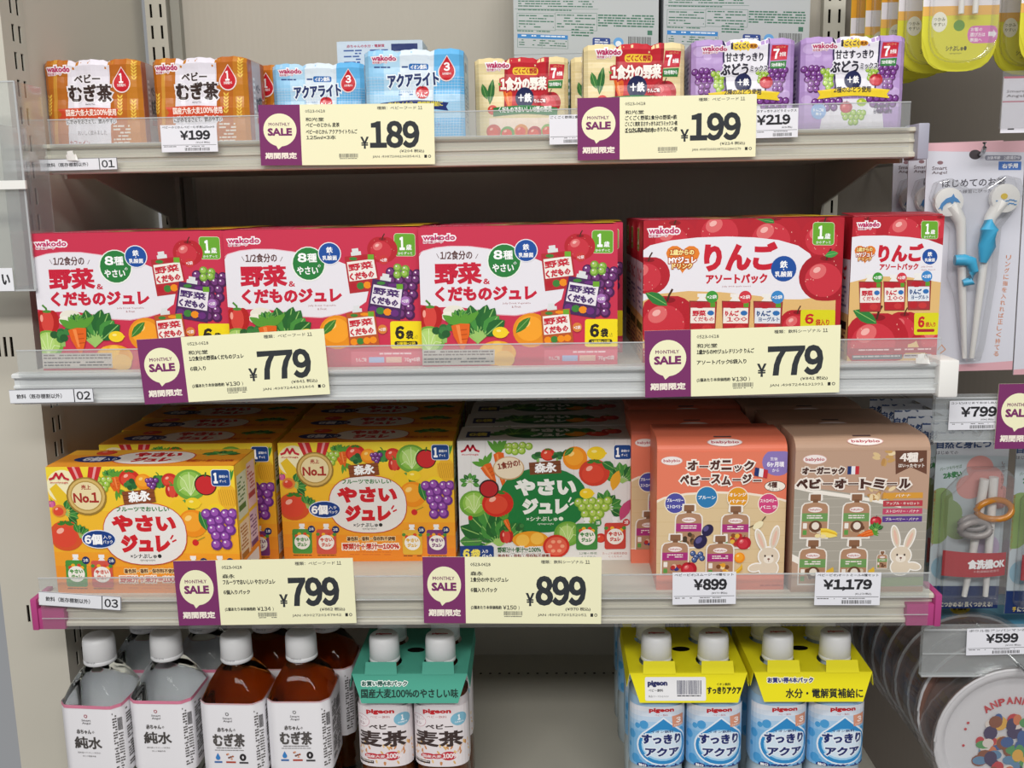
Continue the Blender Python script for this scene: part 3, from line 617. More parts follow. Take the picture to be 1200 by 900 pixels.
def pouch3(a, x, y, w_, h_, col, t, tc, cc, bg='eee8e2'):
    a.poly([(x-w_*.2, y-h_*.72), (x+w_*.12, y-h_*.72), (x+w_*.12, y-h_*.62), (x+w_*.05, y-h_*.6), (x+w_*.18, y-h_*.46), (x-w_*.25, y-h_*.46), (x-w_*.13, y-h_*.6), (x-w_*.2, y-h_*.62)], 'eceae6')
    a.poly([(x-w_*.48, y-h_*.5), (x+w_*.48, y-h_*.48), (x+w_*.44, y+h_*.5), (x-w_*.42, y+h_*.5)], '8a3a30'); a.poly([(x-w_*.45, y-h_*.47), (x+w_*.45, y-h_*.45), (x+w_*.41, y+h_*.47), (x-w_*.39, y+h_*.47)], col)
    a.rect(x-w_*.42, y-h_*.28, x+w_*.41, y+h_*.2, bg, 1)
    a.ell(x-w_*.1, y-h_*.36, w_*.2, h_*.1, 'b5202e', n=10); a.rrect(x+w_*.25, y-h_*.44, x+w_*.42, y-h_*.3, 2, '5a9a2f'); a.ell(x-w_*.2, y+h_*.32, w_*.17, h_*.12, 'b8242e', n=10); a.ell(x+w_*.15, y+h_*.34, w_*.17, h_*.1, 'c8383a', n=10)
    a.text(t[0], x-w_*.36, y-h_*.2, x+w_*.1, y-h_*.02, tc, .12, res=1); a.text(t[1], x-w_*.3, y+h_*.0, x+w_*.38, y+h_*.14, tc, .1, res=1); a.ell(x+w_*.27, y-h_*.12, w_*.12, h_*.08, '2f6fb4', n=9)
    a.ell(x+w_*.3, y-h_*.62, w_*.21, w_*.21, cc); a.text('×2袋', x+w_*.13, y-h_*.68, x+w_*.46, y-h_*.56, 'ffffff', .06)
def art_apple_big():
    a = Art((752, 256.5), (988.5, 250.5), (986, 419), (755.5, 422), W2, .1375, 'b01f2e').src(720, 220, 3.456)
    a.apple(430, 165, 105); a.apple(235, 200, 92, leaf=False); a.apple(640, 190, 110, leaf=True); a.apple(845, 190, 92)
    a.poly([(100, 245), (140, 225), (220, 205), (330, 192), (450, 187), (560, 190), (660, 200), (740, 222), (790, 255), (810, 300), (800, 420), (800, 600), (100, 600)], 'e8e6ed')
    a.poly([(100, 450), (180, 420), (300, 408), (430, 412), (560, 424), (700, 440), (760, 440), (900, 420), (900, 700), (100, 700)], 'dfb878')
    a.apple(135, 345, 84); a.apple(858, 350, 106, 'a81c2a', leaf=False); a.leaf(850, 262, 905, 250, 14, '3f9a4a')
    a.apple(215, 530, 118, leaf=True); a.apple(745, 545, 72)
    logo_w(a, 132, 152, 256, 178)
    heart(a, 273, 272, 68); a.text('1歳からの', 220, 240, 318, 264, 'fff0a0', .08, 'b8501a', .14); a.text('MYジュレ', 216, 270, 328, 297, 'ffffff', .1, 'b8501a', .12); a.text('ドリンク', 230, 296, 312, 318, 'fff0a0', .08, 'b8501a', .14)
    a.text('りんご', 358, 211, 655, 326, 'c81f34', .12); a.text('アソートパック', 368, 338, 618, 378, 'c81f34', .1); a.text('Jelly drink apple assort', 435, 385, 552, 393, 'a05050', 0)
    fe_circle(a, 684, 316, 52, ring=False)
    pouch3(a, 360, 512, 118, 130, 'b52c33', ('野菜', 'くだもの'), 'c8283a', '3f9a3a'); pouch3(a, 494, 512, 122, 130, 'b8242e', ('りんご', '100'), 'c8283a', 'd03a48'); pouch3(a, 624, 512, 126, 130, 'a8333a', ('りんご', 'ヨーグルト'), '2a4f86', '3a86c8', 'dfe6ee')
    badge1(a, 800, 128, 886, 218); a.rrect(758, 482, 900, 592, 8, 'd9d420'); a.text('6', 776, 498, 812, 540, 'c8202c', .12); a.text('袋入り', 820, 520, 876, 546, 'c8202c', .06)
    a.rect(115, 640, 890, 700, 'b5303a', 2); a.fill(125, 650, 700, 690, 3, 'e0b0b0', .7)
    return a
def art_apple_small():
    a = Art((999.3, 252), (1110, 249), (1102, 421), (995, 419.5), .084, .1375, 'b3202e').src(940, 220, 3.4615)
    a.apple(265, 160, 60); a.apple(430, 165, 95, leaf=False); a.apple(570, 150, 60)
    a.poly([(190, 192), (240, 186), (340, 184), (440, 190), (520, 200), (600, 222), (600, 500), (190, 500)], 'e8e6ed')
    a.poly([(190, 375), (300, 350), (430, 352), (600, 375), (600, 700), (190, 700)], 'dfb878')
    a.apple(425, 560, 75); a.apple(560, 600, 80); a.apple(310, 610, 128, leaf=True)
    logo_w(a, 226, 128, 316, 150); heart(a, 258, 256, 44); a.text('1歳からの', 222, 232, 288, 250, 'fff0a0', .08, 'b8501a', .14); a.text('MYジュレ', 222, 252, 296, 271, 'ffffff', .1, 'b8501a', .12); a.text('ドリンク', 230, 272, 284, 287, 'fff0a0', .08, 'b8501a', .14)
    a.text('りんご', 312, 218, 500, 292, 'c81f34', .12); a.text('アソートパック', 318, 298, 480, 325, 'c81f34', .1); a.text('Jelly Drink', 492, 308, 540, 316, 'a05050', 0); a.text('Apple Assort', 492, 320, 552, 328, 'a05050', 0)
    fe_circle(a, 528, 270, 32, ring=False); badge1(a, 491, 124, 560, 196)
    pouch3(a, 282, 432, 100, 124, 'b52c33', ('野菜', 'くだもの'), 'c8283a', '3f9a3a'); pouch3(a, 382, 430, 98, 120, 'b8242e', ('りんご', '100'), 'c8283a', 'd03a48'); pouch3(a, 484, 427, 108, 124, 'a8333a', ('りんご', 'ヨーグルト'), '2a4f86', '3a86c8', 'dfe6ee')
    a.rrect(466, 500, 570, 590, 8, 'd9d420'); a.text('6', 482, 514, 510, 560, 'c8202c', .12); a.text('袋入り', 514, 538, 556, 558, 'c8202c', .06); a.rrect(478, 566, 552, 578, 5, 'a82430')
    a.rect(190, 640, 580, 662, 'a5303c', 2); a.fill(210, 645, 540, 656, 1, 'e8c8c8', .8); a.rect(212, 668, 418, 686, '6f7078', 1); a.fill(216, 671, 414, 683, 1, 'd8d8d8', .9); a.rect(424, 668, 540, 684, 'd8d0d4', 1); a.fill(428, 671, 536, 681, 1, '6a5a66', .9)
    return a
def art_apple_side():
    a = Art((0, 0), (66, 0), (66, 137), (0, 137), .066, .1375, 'b3202e'); a.apple(36, 16, 26); a.rect(0, 40, 66, 92, 'dcdae4'); badge1(a, 10, 8, 30, 30); a.text('りんご', 12, 46, 54, 60, 'c81f34', .1); a.fill(10, 66, 56, 88, 5, '5a6a9a', .8)
    a.rect(0, 92, 66, 137, 'dfb878'); a.rect(6, 100, 60, 108, '2a2420', 1); a.fill(8, 110, 58, 132, 5, '7a4a4a', .7); return a

def oval(a, cx, cy, rx, ry, n=30, p=2.4):
    pts = []
    for k in range(n):
        t = 2*PI*k/n; c, s_ = math.cos(t), math.sin(t); pts.append((cx+rx*math.copysign(abs(c)**(2/p), c), cy+ry*math.copysign(abs(s_)**(2/p), s_)))
    return pts
def mlogo(a, x0, y0, x1, y1, sub='morinaga'):
    w_, h = x1-x0, y1-y0
    a.line([(x0, y0+h*.62), (x0+w_*.2, y0+h*.5), (x0+w_*.36, y0+h*.06), (x0+w_*.5, y0+h*.55), (x0+w_*.66, y0+h*.06), (x0+w_*.8, y0+h*.5), (x1, y0+h*.62)], h*.2, 'c8243a'); a.text(sub, x0+w_*.02, y0+h*.82, x1-w_*.02, y1+h*.05, 'c8243a', .04)
def badge_navy(a, x0, y0, x1, y1, t='歳頃から'):
    w_, h = x1-x0, y1-y0; a.rrect(x0-2, y0-2, x1+2, y1+2, w_*.16, 'e8ecf4'); a.rrect(x0, y0, x1, y1, w_*.14, '1c4486'); a.text('1', x0+w_*.1, y0+h*.18, x0+w_*.34, y0+h*.85, 'ffffff', .12); a.text(t, x0+w_*.42, y0+h*.32, x0+w_*.92, y0+h*.5, 'ffffff', .06); a.text('ずっと', x0+w_*.42, y0+h*.62, x0+w_*.8, y0+h*.8, 'ffffff', .06)
def art_yellow():
    a = Art((327, 513.5), (532.3, 510.5), (530.3, 651), (332, 653.5), W2, H2, 'f0cf3a').src(300, 470, 3.335)
    for i, c in enumerate(('f2d83a', 'f3d136', 'f3c733', 'f2bb30', 'f1ae2d', 'f0a02b', 'ee9429', 'ec8928', 'e97f26')):
        y = 135+[0, 40, 90, 170, 250, 320, 370, 420, 470][i]; a.rect(80, y, 790, 630, c, 5)
    a.ell(150, 215, 60, 60, 'f4ecc0')
    a.carrot(345, 225, 300, 160, 26); a.greens(322, 185, 38, 6, '6aa52f', 1.6); a.bunch(300, 210, 60, 70, 13, '86ad34', 'b4d160'); a.carrot(345, 180, 352, 240, 30); a.tomato(395, 185, 36)
    a.pepper(500, 195, 26, '2c6e34', '468c44'); a.tomato(540, 190, 28, 'c9302a', False); a.pepper(545, 228, 26, 'c02a22', 'd94a38'); a.cabbage(612, 205, 56)
    for k in range(6): a.leaf(748, 205, 728+k*9, 148, 6, '3f8a3a', False)
    a.ell(745, 248, 36, 44, 'eab22e')
    for k in range(9): a.line([(712+k*8, 222), (722+k*8, 280)], 1.6, 'c48a1c')
    a.poly([(100, 225), (125, 205), (165, 250), (190, 310), (180, 335), (140, 300)], 'e9c32c'); a.greens(150, 315, 60, 6, '2f7536', 2.0, -.3); a.pepper(105, 280, 14, 'c24a8a', 'd46aa0'); a.tomato(130, 305, 24, 'e08a3a', False)
    a.greens(570, 330, 70, 7, '3f8a2f', 2.2, -.6); a.ell(565, 300, 34, 42, 'f0c52a'); a.orange(612, 345, 52, False); a.leaf(640, 300, 660, 370, 16, '2f7a38'); a.lemon(700, 300, 30)
    a.tomato(150, 395, 58, 'd8542c'); a.ell(668, 205, 40, 38, '2a1a18'); a.ell(668, 206, 36, 34, 'c92a2e'); a.line([(668, 175), (672, 160)], 5, '2f6a2f')
    a.bunch(712, 365, 130, 150, 20, '6d2f84', '9a55ae'); a.ell(615, 416, 12, 12, 'd02a2a'); a.line([(622, 408), (650, 395)], 2, '5a8a3a')
    # medal
    a.poly([(168, 140), (215, 140), (232, 200), (196, 205)], 'c92c2e'); a.poly([(248, 140), (295, 140), (275, 200), (238, 200)], 'c92c2e'); a.poly([(186, 140), (196, 140), (216, 200), (208, 202)], 'e8a0a0'); a.poly([(268, 140), (278, 140), (262, 200), (254, 200)], 'e8a0a0')
    a.ell(234, 250, 73, 70, '9a7a34'); a.ell(234, 249, 67, 64, 'd6b56a'); a.ell(234, 249, 58, 55, 'b39044'); a.ell(234, 249, 54, 51, 'ead9a8')
    a.text('売上', 217, 208, 252, 226, 'a83028', .06); a.text('No.1', 186, 236, 278, 274, 'a83028', .1)
    # label
    P = oval(a, 436, 385, 152, 114); a.poly([(436+(x-436)*1.0, y) for x, y in P], 'c84a3a'); P = oval(a, 436, 385, 149, 111); a.poly(P, 'e9e6e2')
    a.ell(436, 205, 110, 0.1, 'e9e6e2') if False else None
    a.broc(400, 205, 30); a.orange(445, 195, 30, False); a.bunch(475, 205, 40, 50, 10); a.greens(200, 400, 50, 7, '3a8234', 2.2, -.8); a.lemon(618, 272, 24)
    a.poly([(364, 232), (480, 220), (485, 268), (370, 281)], '8a4a28'); a.line([(366, 246), (482, 234)], 2, '6a3418'); a.line([(368, 264), (484, 252)], 2, '6a3418'); a.text('森永', 386, 228, 466, 268, 'ffffff', .1, rot=-.08)
    a.text('フルーツでおいしい', 338, 286, 530, 304, '2f7d3a', .08); a.text('やさい', 320, 316, 550, 378, 'd0222c', .16); a.text('ジュレ', 348, 388, 524, 452, 'd0222c', .16); a.line([(528, 402), (536, 390)], 6, 'd0222c'); a.line([(534, 412), (546, 406)], 6, 'd0222c')
    a.text('×シナぷしゅ●', 378, 458, 490, 474, '2a2a2a', .06); a.text('synapusyu', 412, 478, 466, 486, '2a2a2a', .0)
    a.ell(268, 406, 62, 34, 'e8ecf4'); a.ell(268, 406, 59, 31, '1c3f86'); a.text('6個', 216, 388, 280, 426, 'ffffff', .1); a.text('入り', 284, 392, 314, 405, 'ffffff', .04); a.text('パック', 282, 409, 318, 422, 'ffffff', .04)
    mlogo(a, 104, 165, 172, 204); badge_navy(a, 692, 150, 757, 208)
    a.text('着色料・香料・保存料不使用', 350, 512, 536, 528, '5a2a1a', .06, 'f6d9a0', .14); a.text('野菜汁＋果汁＝100％', 332, 538, 551, 562, 'c8342a', .1, 'fbeedd', .16)
    a.fill(360, 570, 520, 590, 2, 'd8742a', .7, .35)
    for x, c, n_, cc in ((177, '4c9440', '2本', 1), (271, 'd25648', '2本', 1), (603, 'e2b23a', '1本', 1), (697, '7a3a78', '1本', 1)):
        pouch_small(a, x, 532, 76, 96, c); a.ell(x+37, 484, 14, 14, '1c2f66'); a.text(n_, x+28, 477, x+46, 490, 'ffffff', .04); a.fill(x-36, 584, x+36, 592, 1, '8a4a1a', .9)
    return a
def art_yellow_top():
    a = Art((0, 0), (190, 0), (190, 66), (0, 66), W2, D2, 'ec9a2c'); a.rect(0, 0, 190, 20, 'eeae34', 3); a.poly(oval(a, 97, 33, 42, 27), 'c84a3a'); a.poly(oval(a, 97, 33, 40.5, 25.5), 'e9e2da')
    a.text('やさい', 72, 12, 122, 30, 'c8242c', .16); a.text('ジュレ', 78, 33, 118, 50, 'c8242c', .16); a.ell(40, 38, 24, 13, '1c3070'); a.text('6個', 26, 30, 46, 46, 'e8e8f0', .1); a.text('入り', 48, 34, 60, 43, 'e8e8f0', .04)
    a.tomato(38, 12, 10, 'c9402c', False); a.broc(150, 18, 10); a.greens(165, 26, 20, 6); a.text('野菜汁＋果汁＝100％', 136, 42, 184, 52, 'c04a24', .06); return a
def art_yellow_side():
    a = Art((0, 0), (66, 0), (66, 135), (0, 135), D2, H2, 'f0c93a'); a.rect(0, 90, 66, 135, 'ea8f2a', 3); a.rect(4, 12, 34, 58, 'd8e4cc', 1); a.rect(36, 8, 62, 56, 'eacdd4', 1); a.rect(4, 62, 34, 100, 'f0dcc0', 1); a.rect(36, 60, 62, 98, 'd9c4dc', 1)
    for x0, y0, c in ((6, 16, '3f7d3a'), (38, 12, 'b0404a'), (6, 66, 'b0702a'), (38, 64, '6a3a7a')): a.fill(x0, y0, x0+22, y0+26, 7, c, .7); a.rect(x0, y0+28, x0+22, y0+34, c, 1)
    a.rect(0, 104, 34, 126, 'e9e9ec', 1); a.rect(34, 104, 60, 118, 'e9e9ec', 1); a.text("'25.04.10", 4, 107, 30, 113, '5a5a60', 0); a.text('1185', 8, 117, 26, 123, '5a5a60', 0); return a
def art_green():
    a = Art((538, 509), (743.6, 508.5), (743.2, 653.3), (540, 649.7), W2, H2, 'e4e3e1').src(480, 470, 3.332)
    for x in (245, 300, 350, 640, 700, 800, 850): a.line([(x, 125), (x, 540)], 1.5, 'cfcdca')
    a.greens(240, 290, 40, 7, '4a8f3a', 4); a.greens(830, 300, 80, 8, '4a8f3a', 2.2); a.greens(330, 520, 140, 9, '2c7033', 3.4, -1.9); a.cabbage(255, 375, 52); a.ell(240, 430, 9, 9, 'c8302a')
    a.bunch(415, 165, 110, 60, 15, '86ad34', 'b4d160'); a.broc(605, 178, 28); a.orange(645, 200, 48); a.lemon(728, 182, 32); a.pepper(310, 320, 2)
    a.carrot(350, 180, 372, 330, 40); a.carrot(300, 225, 340, 300, 44)
    a.poly(oval(a, 520, 365, 172, 128, p=2.2), '1f7a3c')
    a.tomato(345, 375, 56); a.ell(312, 316, 38, 36, '2a1a18'); a.ell(312, 317, 33, 31, 'b8282c'); a.greens(350, 545, 110, 8, '2c7033', 1.8, -1.6)
    a.tomato(720, 258, 56, 'd0402c'); a.leaf(750, 215, 800, 245, 18, '2f7536'); a.leaf(790, 330, 815, 250, 20, 'e8a82c', False); a.greens(770, 400, 70, 6, '3a8234', 2.6, -.8)
    a.bunch(715, 410, 150, 110, 18, '86ad34', 'b4d160'); a.leaf(820, 450, 862, 365, 20, 'c24a78', False)
    a.pepper(378, 505, 28); a.broc(430, 470, 26); a.ell(470, 520, 70, 34, 'e79a24'); a.ell(440, 522, 26, 24, 'f2bc4c'); a.ell(496, 516, 26, 24, 'f2bc4c'); a.cabbage(615, 500, 50, '7fb24a')
    a.ell(570, 548, 52, 46, 'c92f22'); a.ell(570, 548, 42, 37, 'e0614a'); 
    for k in range(6): t = PI/3*k; a.ell(570+24*math.cos(t), 548+21*math.sin(t), 9, 7, 'f0a080', n=8)
    a.tomato(745, 520, 20, 'c8302a', False)
    a.ell(388, 237, 60, 46, 'c8a070'); a.ell(388, 236, 56, 42, 'ecdcc0'); a.text('1食分の!', 345, 208, 432, 236, '8a3a2a', .08, rot=-.18); a.text('の!', 372, 240, 412, 264, '8a3a2a', .08, rot=-.12) if False else None
    a.broc(500, 190, 30); a.tomato(540, 185, 26); a.broc(575, 192, 24); a.lemon(690, 340, 24); a.carrot(375, 440, 395, 490, 20)
    a.poly([(466, 216), (588, 208), (592, 258), (470, 264)], '7a4428'); a.line([(468, 232), (590, 224)], 2, '5a3018'); a.text('森永', 488, 216, 572, 256, 'ffffff', .1, rot=-.04)
    a.text('やさい', 412, 280, 648, 346, 'f2f4ee', .16); a.text('ジュレ', 440, 358, 618, 420, 'f2f4ee', .16); a.line([(620, 372), (628, 356)], 6, 'f2f4ee'); a.line([(626, 384), (638, 376)], 6, 'f2f4ee')
    a.text('×シナぷしゅ●', 455, 430, 598, 448, 'e8f0e0', .06); a.text('synapusyu', 498, 456, 560, 464, 'e8f0e0', 0)
    a.text('1食分の野菜とくだもの', 205, 512, 320, 519, '6a6a6a', 0); a.text('やさしい味わい', 205, 523, 290, 530, '6a6a6a', 0)
    a.poly([(196, 540), (320, 540), (328, 548), (328, 606), (196, 606)], '1c3c80'); a.text('6', 210, 552, 236, 590, 'f0e060', .12); a.text('袋', 240, 554, 276, 590, 'f0e060', .1); a.text('入り', 282, 556, 306, 570, 'ffffff', .06); a.text('パック', 282, 574, 320, 590, 'ffffff', .06)
    a.text('野菜汁＋果汁＝100%', 342, 548, 510, 570, '2f6a34', .06, 'e4e3e1', .2); a.text('着色料・香料・保存料不使用', 342, 576, 542, 592, '8a3a2a', .04, 'e4e3e1', .2)
    mlogo(a, 209, 145, 275, 186); badge_navy(a, 798, 150, 864, 206)
    for x, c, cc in ((690, '3f8a3f', '3f8a3f'), (802, 'c8443a', 'c8383a')):
        pouch_small(a, x, 512, 84, 106, c); a.ell(x+44, 458, 14, 14, cc); a.text('3袋', x+36, 450, x+52, 465, 'ffffff', .04)
    a.text('12種の野菜', 660, 576, 730, 585, '2f6a34', 0); a.text('＋くだもの', 668, 590, 724, 598, '2f6a34', 0); a.text('たっぷり緑黄色野菜', 752, 578, 850, 588, 'b03a34', 0); a.text('とくだもの', 776, 592, 830, 600, 'b03a34', 0)
    return a
def art_green_top():
    a = Art((0, 0), (190, 0), (190, 66), (0, 66), W2, D2, 'cfcecb'); a.poly(oval(a, 97, 33, 46, 26), '1f6a38'); a.text('やさい', 72, 12, 122, 30, 'e8eae4', .16); a.text('ジュレ', 78, 33, 118, 50, 'e8eae4', .16); a.greens(60, 40, 30, 8, '2c7033', 3); a.broc(140, 22, 14); a.orange(128, 40, 12); a.tomato(152, 40, 12)
    a.poly([(8, 24), (34, 24), (34, 52), (8, 52)], '1c2c60'); a.text('6袋', 11, 30, 31, 46, 'f0e060', .08); a.pepper(168, 30, 12); return a
def babylogo(a, cx, cy, w_, h_):
    a.ell(cx, cy, w_/2*1.06, h_/2*1.1, 'd4a49c'); a.ell(cx, cy, w_/2, h_/2, 'efe6e2'); a.text('babybio', cx-w_*.4, cy-h_*.2, cx+w_*.42, cy+h_*.26, 'b84a58', .1)
def bpouch(a, x, y, w_, h_, band, food):
    a.poly([(x-w_*.26, y-h_*.62), (x+w_*.26, y-h_*.62), (x+w_*.28, y-h_*.44), (x+w_*.14, y-h_*.4), (x+w_*.42, y-h_*.37), (x+w_*.52, y-h_*.30), (x+w_*.54, y-h_*.2), (x+w_*.54, y+h_*.54), (x-w_*.54, y+h_*.54), (x-w_*.54, y-h_*.2), (x-w_*.52, y-h_*.30), (x-w_*.42, y-h_*.37), (x-w_*.14, y-h_*.4), (x-w_*.28, y-h_*.44)], 'ece6de')
    a.rrect(x-w_*.2, y-h_*.59, x+w_*.2, y-h_*.42, 3, '8a6248'); a.rect(x-w_*.1, y-h_*.46, x+w_*.1, y-h_*.34, '7a563e', 1)
    a.poly([(x-w_*.12, y-h_*.38), (x+w_*.12, y-h_*.38), (x+w_*.4, y-h_*.345), (x+w_*.47, y-h_*.28), (x+w_*.49, y-h_*.2), (x+w_*.49, y+h_*.5), (x-w_*.49, y+h_*.5), (x-w_*.49, y-h_*.2), (x-w_*.47, y-h_*.28), (x-w_*.4, y-h_*.345)], 'b0876a')
    babylogo(a, x, y-h_*.2, w_*.52, h_*.13); a.rect(x-w_*.49, y-h_*.11, x+w_*.49, y+h_*.1, band, 1); a.fill(x-w_*.3, y-h_*.06, x+w_*.3, y+h_*.05, 2, 'f0e6e0', .8)
    a.rrect(x-w_*.43, y+h_*.14, x-w_*.28, y+h_*.28, 2, 'ece6de'); a.rrect(x-w_*.43, y+h_*.32, x-w_*.28, y+h_*.44, 2, '5f9a4a')
    random.seed(int(x+y))
    for k in range(8): a.ell(x+w_*random.uniform(-.18, .32), y+h_*random.uniform(.18, .42), w_*.09, h_*.06, food[k % len(food)], n=9)
def flag(a, x0, y0, w_, h_, sk=0):
    for i, c in enumerate(('23366e', 'e8e8ec', 'c0303a')): a.poly([(x0+w_*i/3+0, y0+sk*i/3), (x0+w_*(i+1)/3, y0+sk*(i+1)/3), (x0+w_*(i+1)/3-sk*.3, y0+h_+sk*(i+1)/3), (x0+w_*i/3-sk*.3, y0+h_+sk*i/3)], c)
def rabbit(a, x, y, s_, m_=1):
    """plain plush rabbit with raised ears"""
    for grow, col in ((5, 'f4f0ea'), (0, 'dccdb8')):
        g = grow
        a.ell(x-s_*.32*m_, y-s_*.62, s_*.13+g, s_*.42+g, col, rot=-.38*m_); a.ell(x+s_*.22*m_, y-s_*.72, s_*.13+g, s_*.42+g, col, rot=.22*m_); a.ell(x, y, s_*.38+g, s_*.34+g, col); a.ell(x, y+s_*.45, s_*.36+g, s_*.3+g, col); a.ell(x-s_*.5*m_, y+s_*.42, s_*.26+g, s_*.13+g, col, rot=-.2*m_)
    a.ell(x-s_*.32*m_, y-s_*.6, s_*.06, s_*.3, 'e3b9a6', rot=-.38*m_); a.ell(x+s_*.22*m_, y-s_*.7, s_*.06, s_*.3, 'e3b9a6', rot=.22*m_); a.ell(x, y+s_*.12, s_*.2, s_*.15, 'ece2d4')
    for q in (-.14, .14): a.ell(x+q*s_, y-s_*.02, s_*.035, s_*.045, '3a2c26', n=9)
    a.ell(x, y+s_*.1, s_*.05, s_*.035, '7a4a40', n=9); a.line([(x, y+s_*.12), (x, y+s_*.2)], 1.6, '7a5a50')
def wavytext(a, t, x0, y0, x1, y1, col, halo='f6efe6', b=.12, hw=.14, amp=4):
    n = len(t); W_ = (x1-x0)/n
    for i, c in enumerate(t):
        dy = amp*math.sin(i*1.9)
        if c == 'ー': a.text(c, x0+i*W_+W_*.1, (y0+y1)/2-3+dy, x0+(i+1)*W_-W_*.1, (y0+y1)/2+3+dy, col, b*2, halo, hw*3)
        elif c in 'ッャュョ': a.text(c, x0+i*W_+W_*.2, y0+(y1-y0)*.35+dy, x0+(i+1)*W_-W_*.12, y1+dy, col, b, halo, hw)
        else: a.text(c, x0+i*W_+W_*.05, y0+dy, x0+(i+1)*W_-W_*.05, y1+dy, col, b, halo, hw)
W3, H3 = .1265, .1425
def art_orange():
    a = Art((765.5, 522.5), (920.8, 521.5), (919.5, 685), (768, 683.6), W3, H3, 'e37c60').src(730, 450, 3.103)
    a.poly([(90, 400), (140, 388), (220, 374), (330, 368), (440, 372), (540, 386), (600, 400), (600, 672), (90, 672)], 'f0e2d0'); a.poly([(90, 410), (140, 396), (220, 382), (330, 376), (440, 380), (540, 394), (600, 408), (600, 668), (90, 668)], 'd9c096')
    for y in (430, 480, 530, 580, 630): a.line([(110, y), (595, y)], 1.5, 'cfb384')
    babylogo(a, 164, 257, 76, 30)
    a.ell(556, 262, 58, 50, '8a78b8') ; a.rect(592, 225, 610, 320, 'e37c60', 1); a.text('生後', 528, 244, 556, 256, 'f2eef8', .04, rot=.05); a.text('6ヶ月頃', 516, 260, 580, 280, 'f2eef8', .1); a.text('から', 536, 286, 562, 298, 'f2eef8', .04)
    wavytext(a, 'オーガニック', 220, 256, 470, 292, '54302a'); wavytext(a, 'ベビースムージー', 194, 308, 500, 342, '54302a')
    flag(a, 472, 280, 48, 30, 10); a.ell(548, 350, 40, 20, '54302a'); a.ell(548, 350, 38, 18, 'f3ece0'); a.text('4種', 520, 334, 556, 356, '54302a', .1); a.text('のセット', 522, 358, 570, 366, '54302a', 0)
    for x, y, r, c, t in ((180, 411, 36, '4f4f9e', ('ブルーベリー', 'ストロベリー')), (296, 390, 38, '2f7ab0', ('プルーン',)), (410, 391, 37, 'e09a28', ('オレンジ', 'バナナ')), (525, 414, 36, 'd0487e', ('ストロベリー', 'バニラ'))):
        a.ell(x, y, r*1.1, r*1.08, 'f0e4d0'); a.ell(x, y, r, r, c)
        for i, q in enumerate(t): yy = y if len(t) == 1 else y-r*.3+i*r*.65; a.text(q, x-r*.85, yy-r*.18, x+r*.85, yy+r*.18, 'ffffff', .06)
    bpouch(a, 232, 500, 96, 140, 'a8327a', ('7a5a3a', '4a3a2a')); bpouch(a, 404, 503, 100, 138, 'a8327a', ('b8302a', 'e0b040', '8a4a2a'))
    for x, y, r in ((302, 510, 24), (276, 552, 28)): a.ell(x, y, r, r*.8, '2a2448', rot=-.8); a.ell(x-6, y-6, r*.5, r*.35, '5a5488', rot=-.8)
    bpouch(a, 184, 605, 96, 136, 'a8327a', ('3a3a7a', 'b8302a', 'e0b8a0')); bpouch(a, 350, 610, 98, 136, 'a8327a', ('e0a030', '7a4a2a', 'f0d8a0'))
    a.grapes([(250, 595), (262, 608), (278, 598), (256, 618), (284, 612)], 11, '2c3f74', '56709e'); a.apple(236, 650, 28); a.apple(436, 556, 26); a.orange(422, 610, 20, False)
    for k in range(3): a.poly([(372, 655+k*5), (400, 665+k*4), (428, 640+k*4), (430, 630+k*4), (434, 642+k*5), (408, 678), (376, 668)], ('e6b52c', 'f0c84a', 'd8a428')[k])
    a.line([(455, 500), (500, 480), (515, 460)], 4, '5a4a34'); a.ell(488, 492, 22, 12, 'ede2bc', rot=-.6)
    rabbit(a, 530, 606, 96, 1)
    a.rect(90, 672, 600, 740, 'df7a60', 3); a.fill(500, 708, 585, 722, 1, 'b85a48', .8)
    return a
def art_orange_top(p=('d9694a',)):
    a = Art((0, 0), (1265, 0), (1265, 900), (0, 900), W3, .09, 'dd6c4c'); babylogo(a, 640, 700, 300, 110); a.line([(560, 600), (700, 600)], 30, '3a4a7a'); return a
W4 = .128
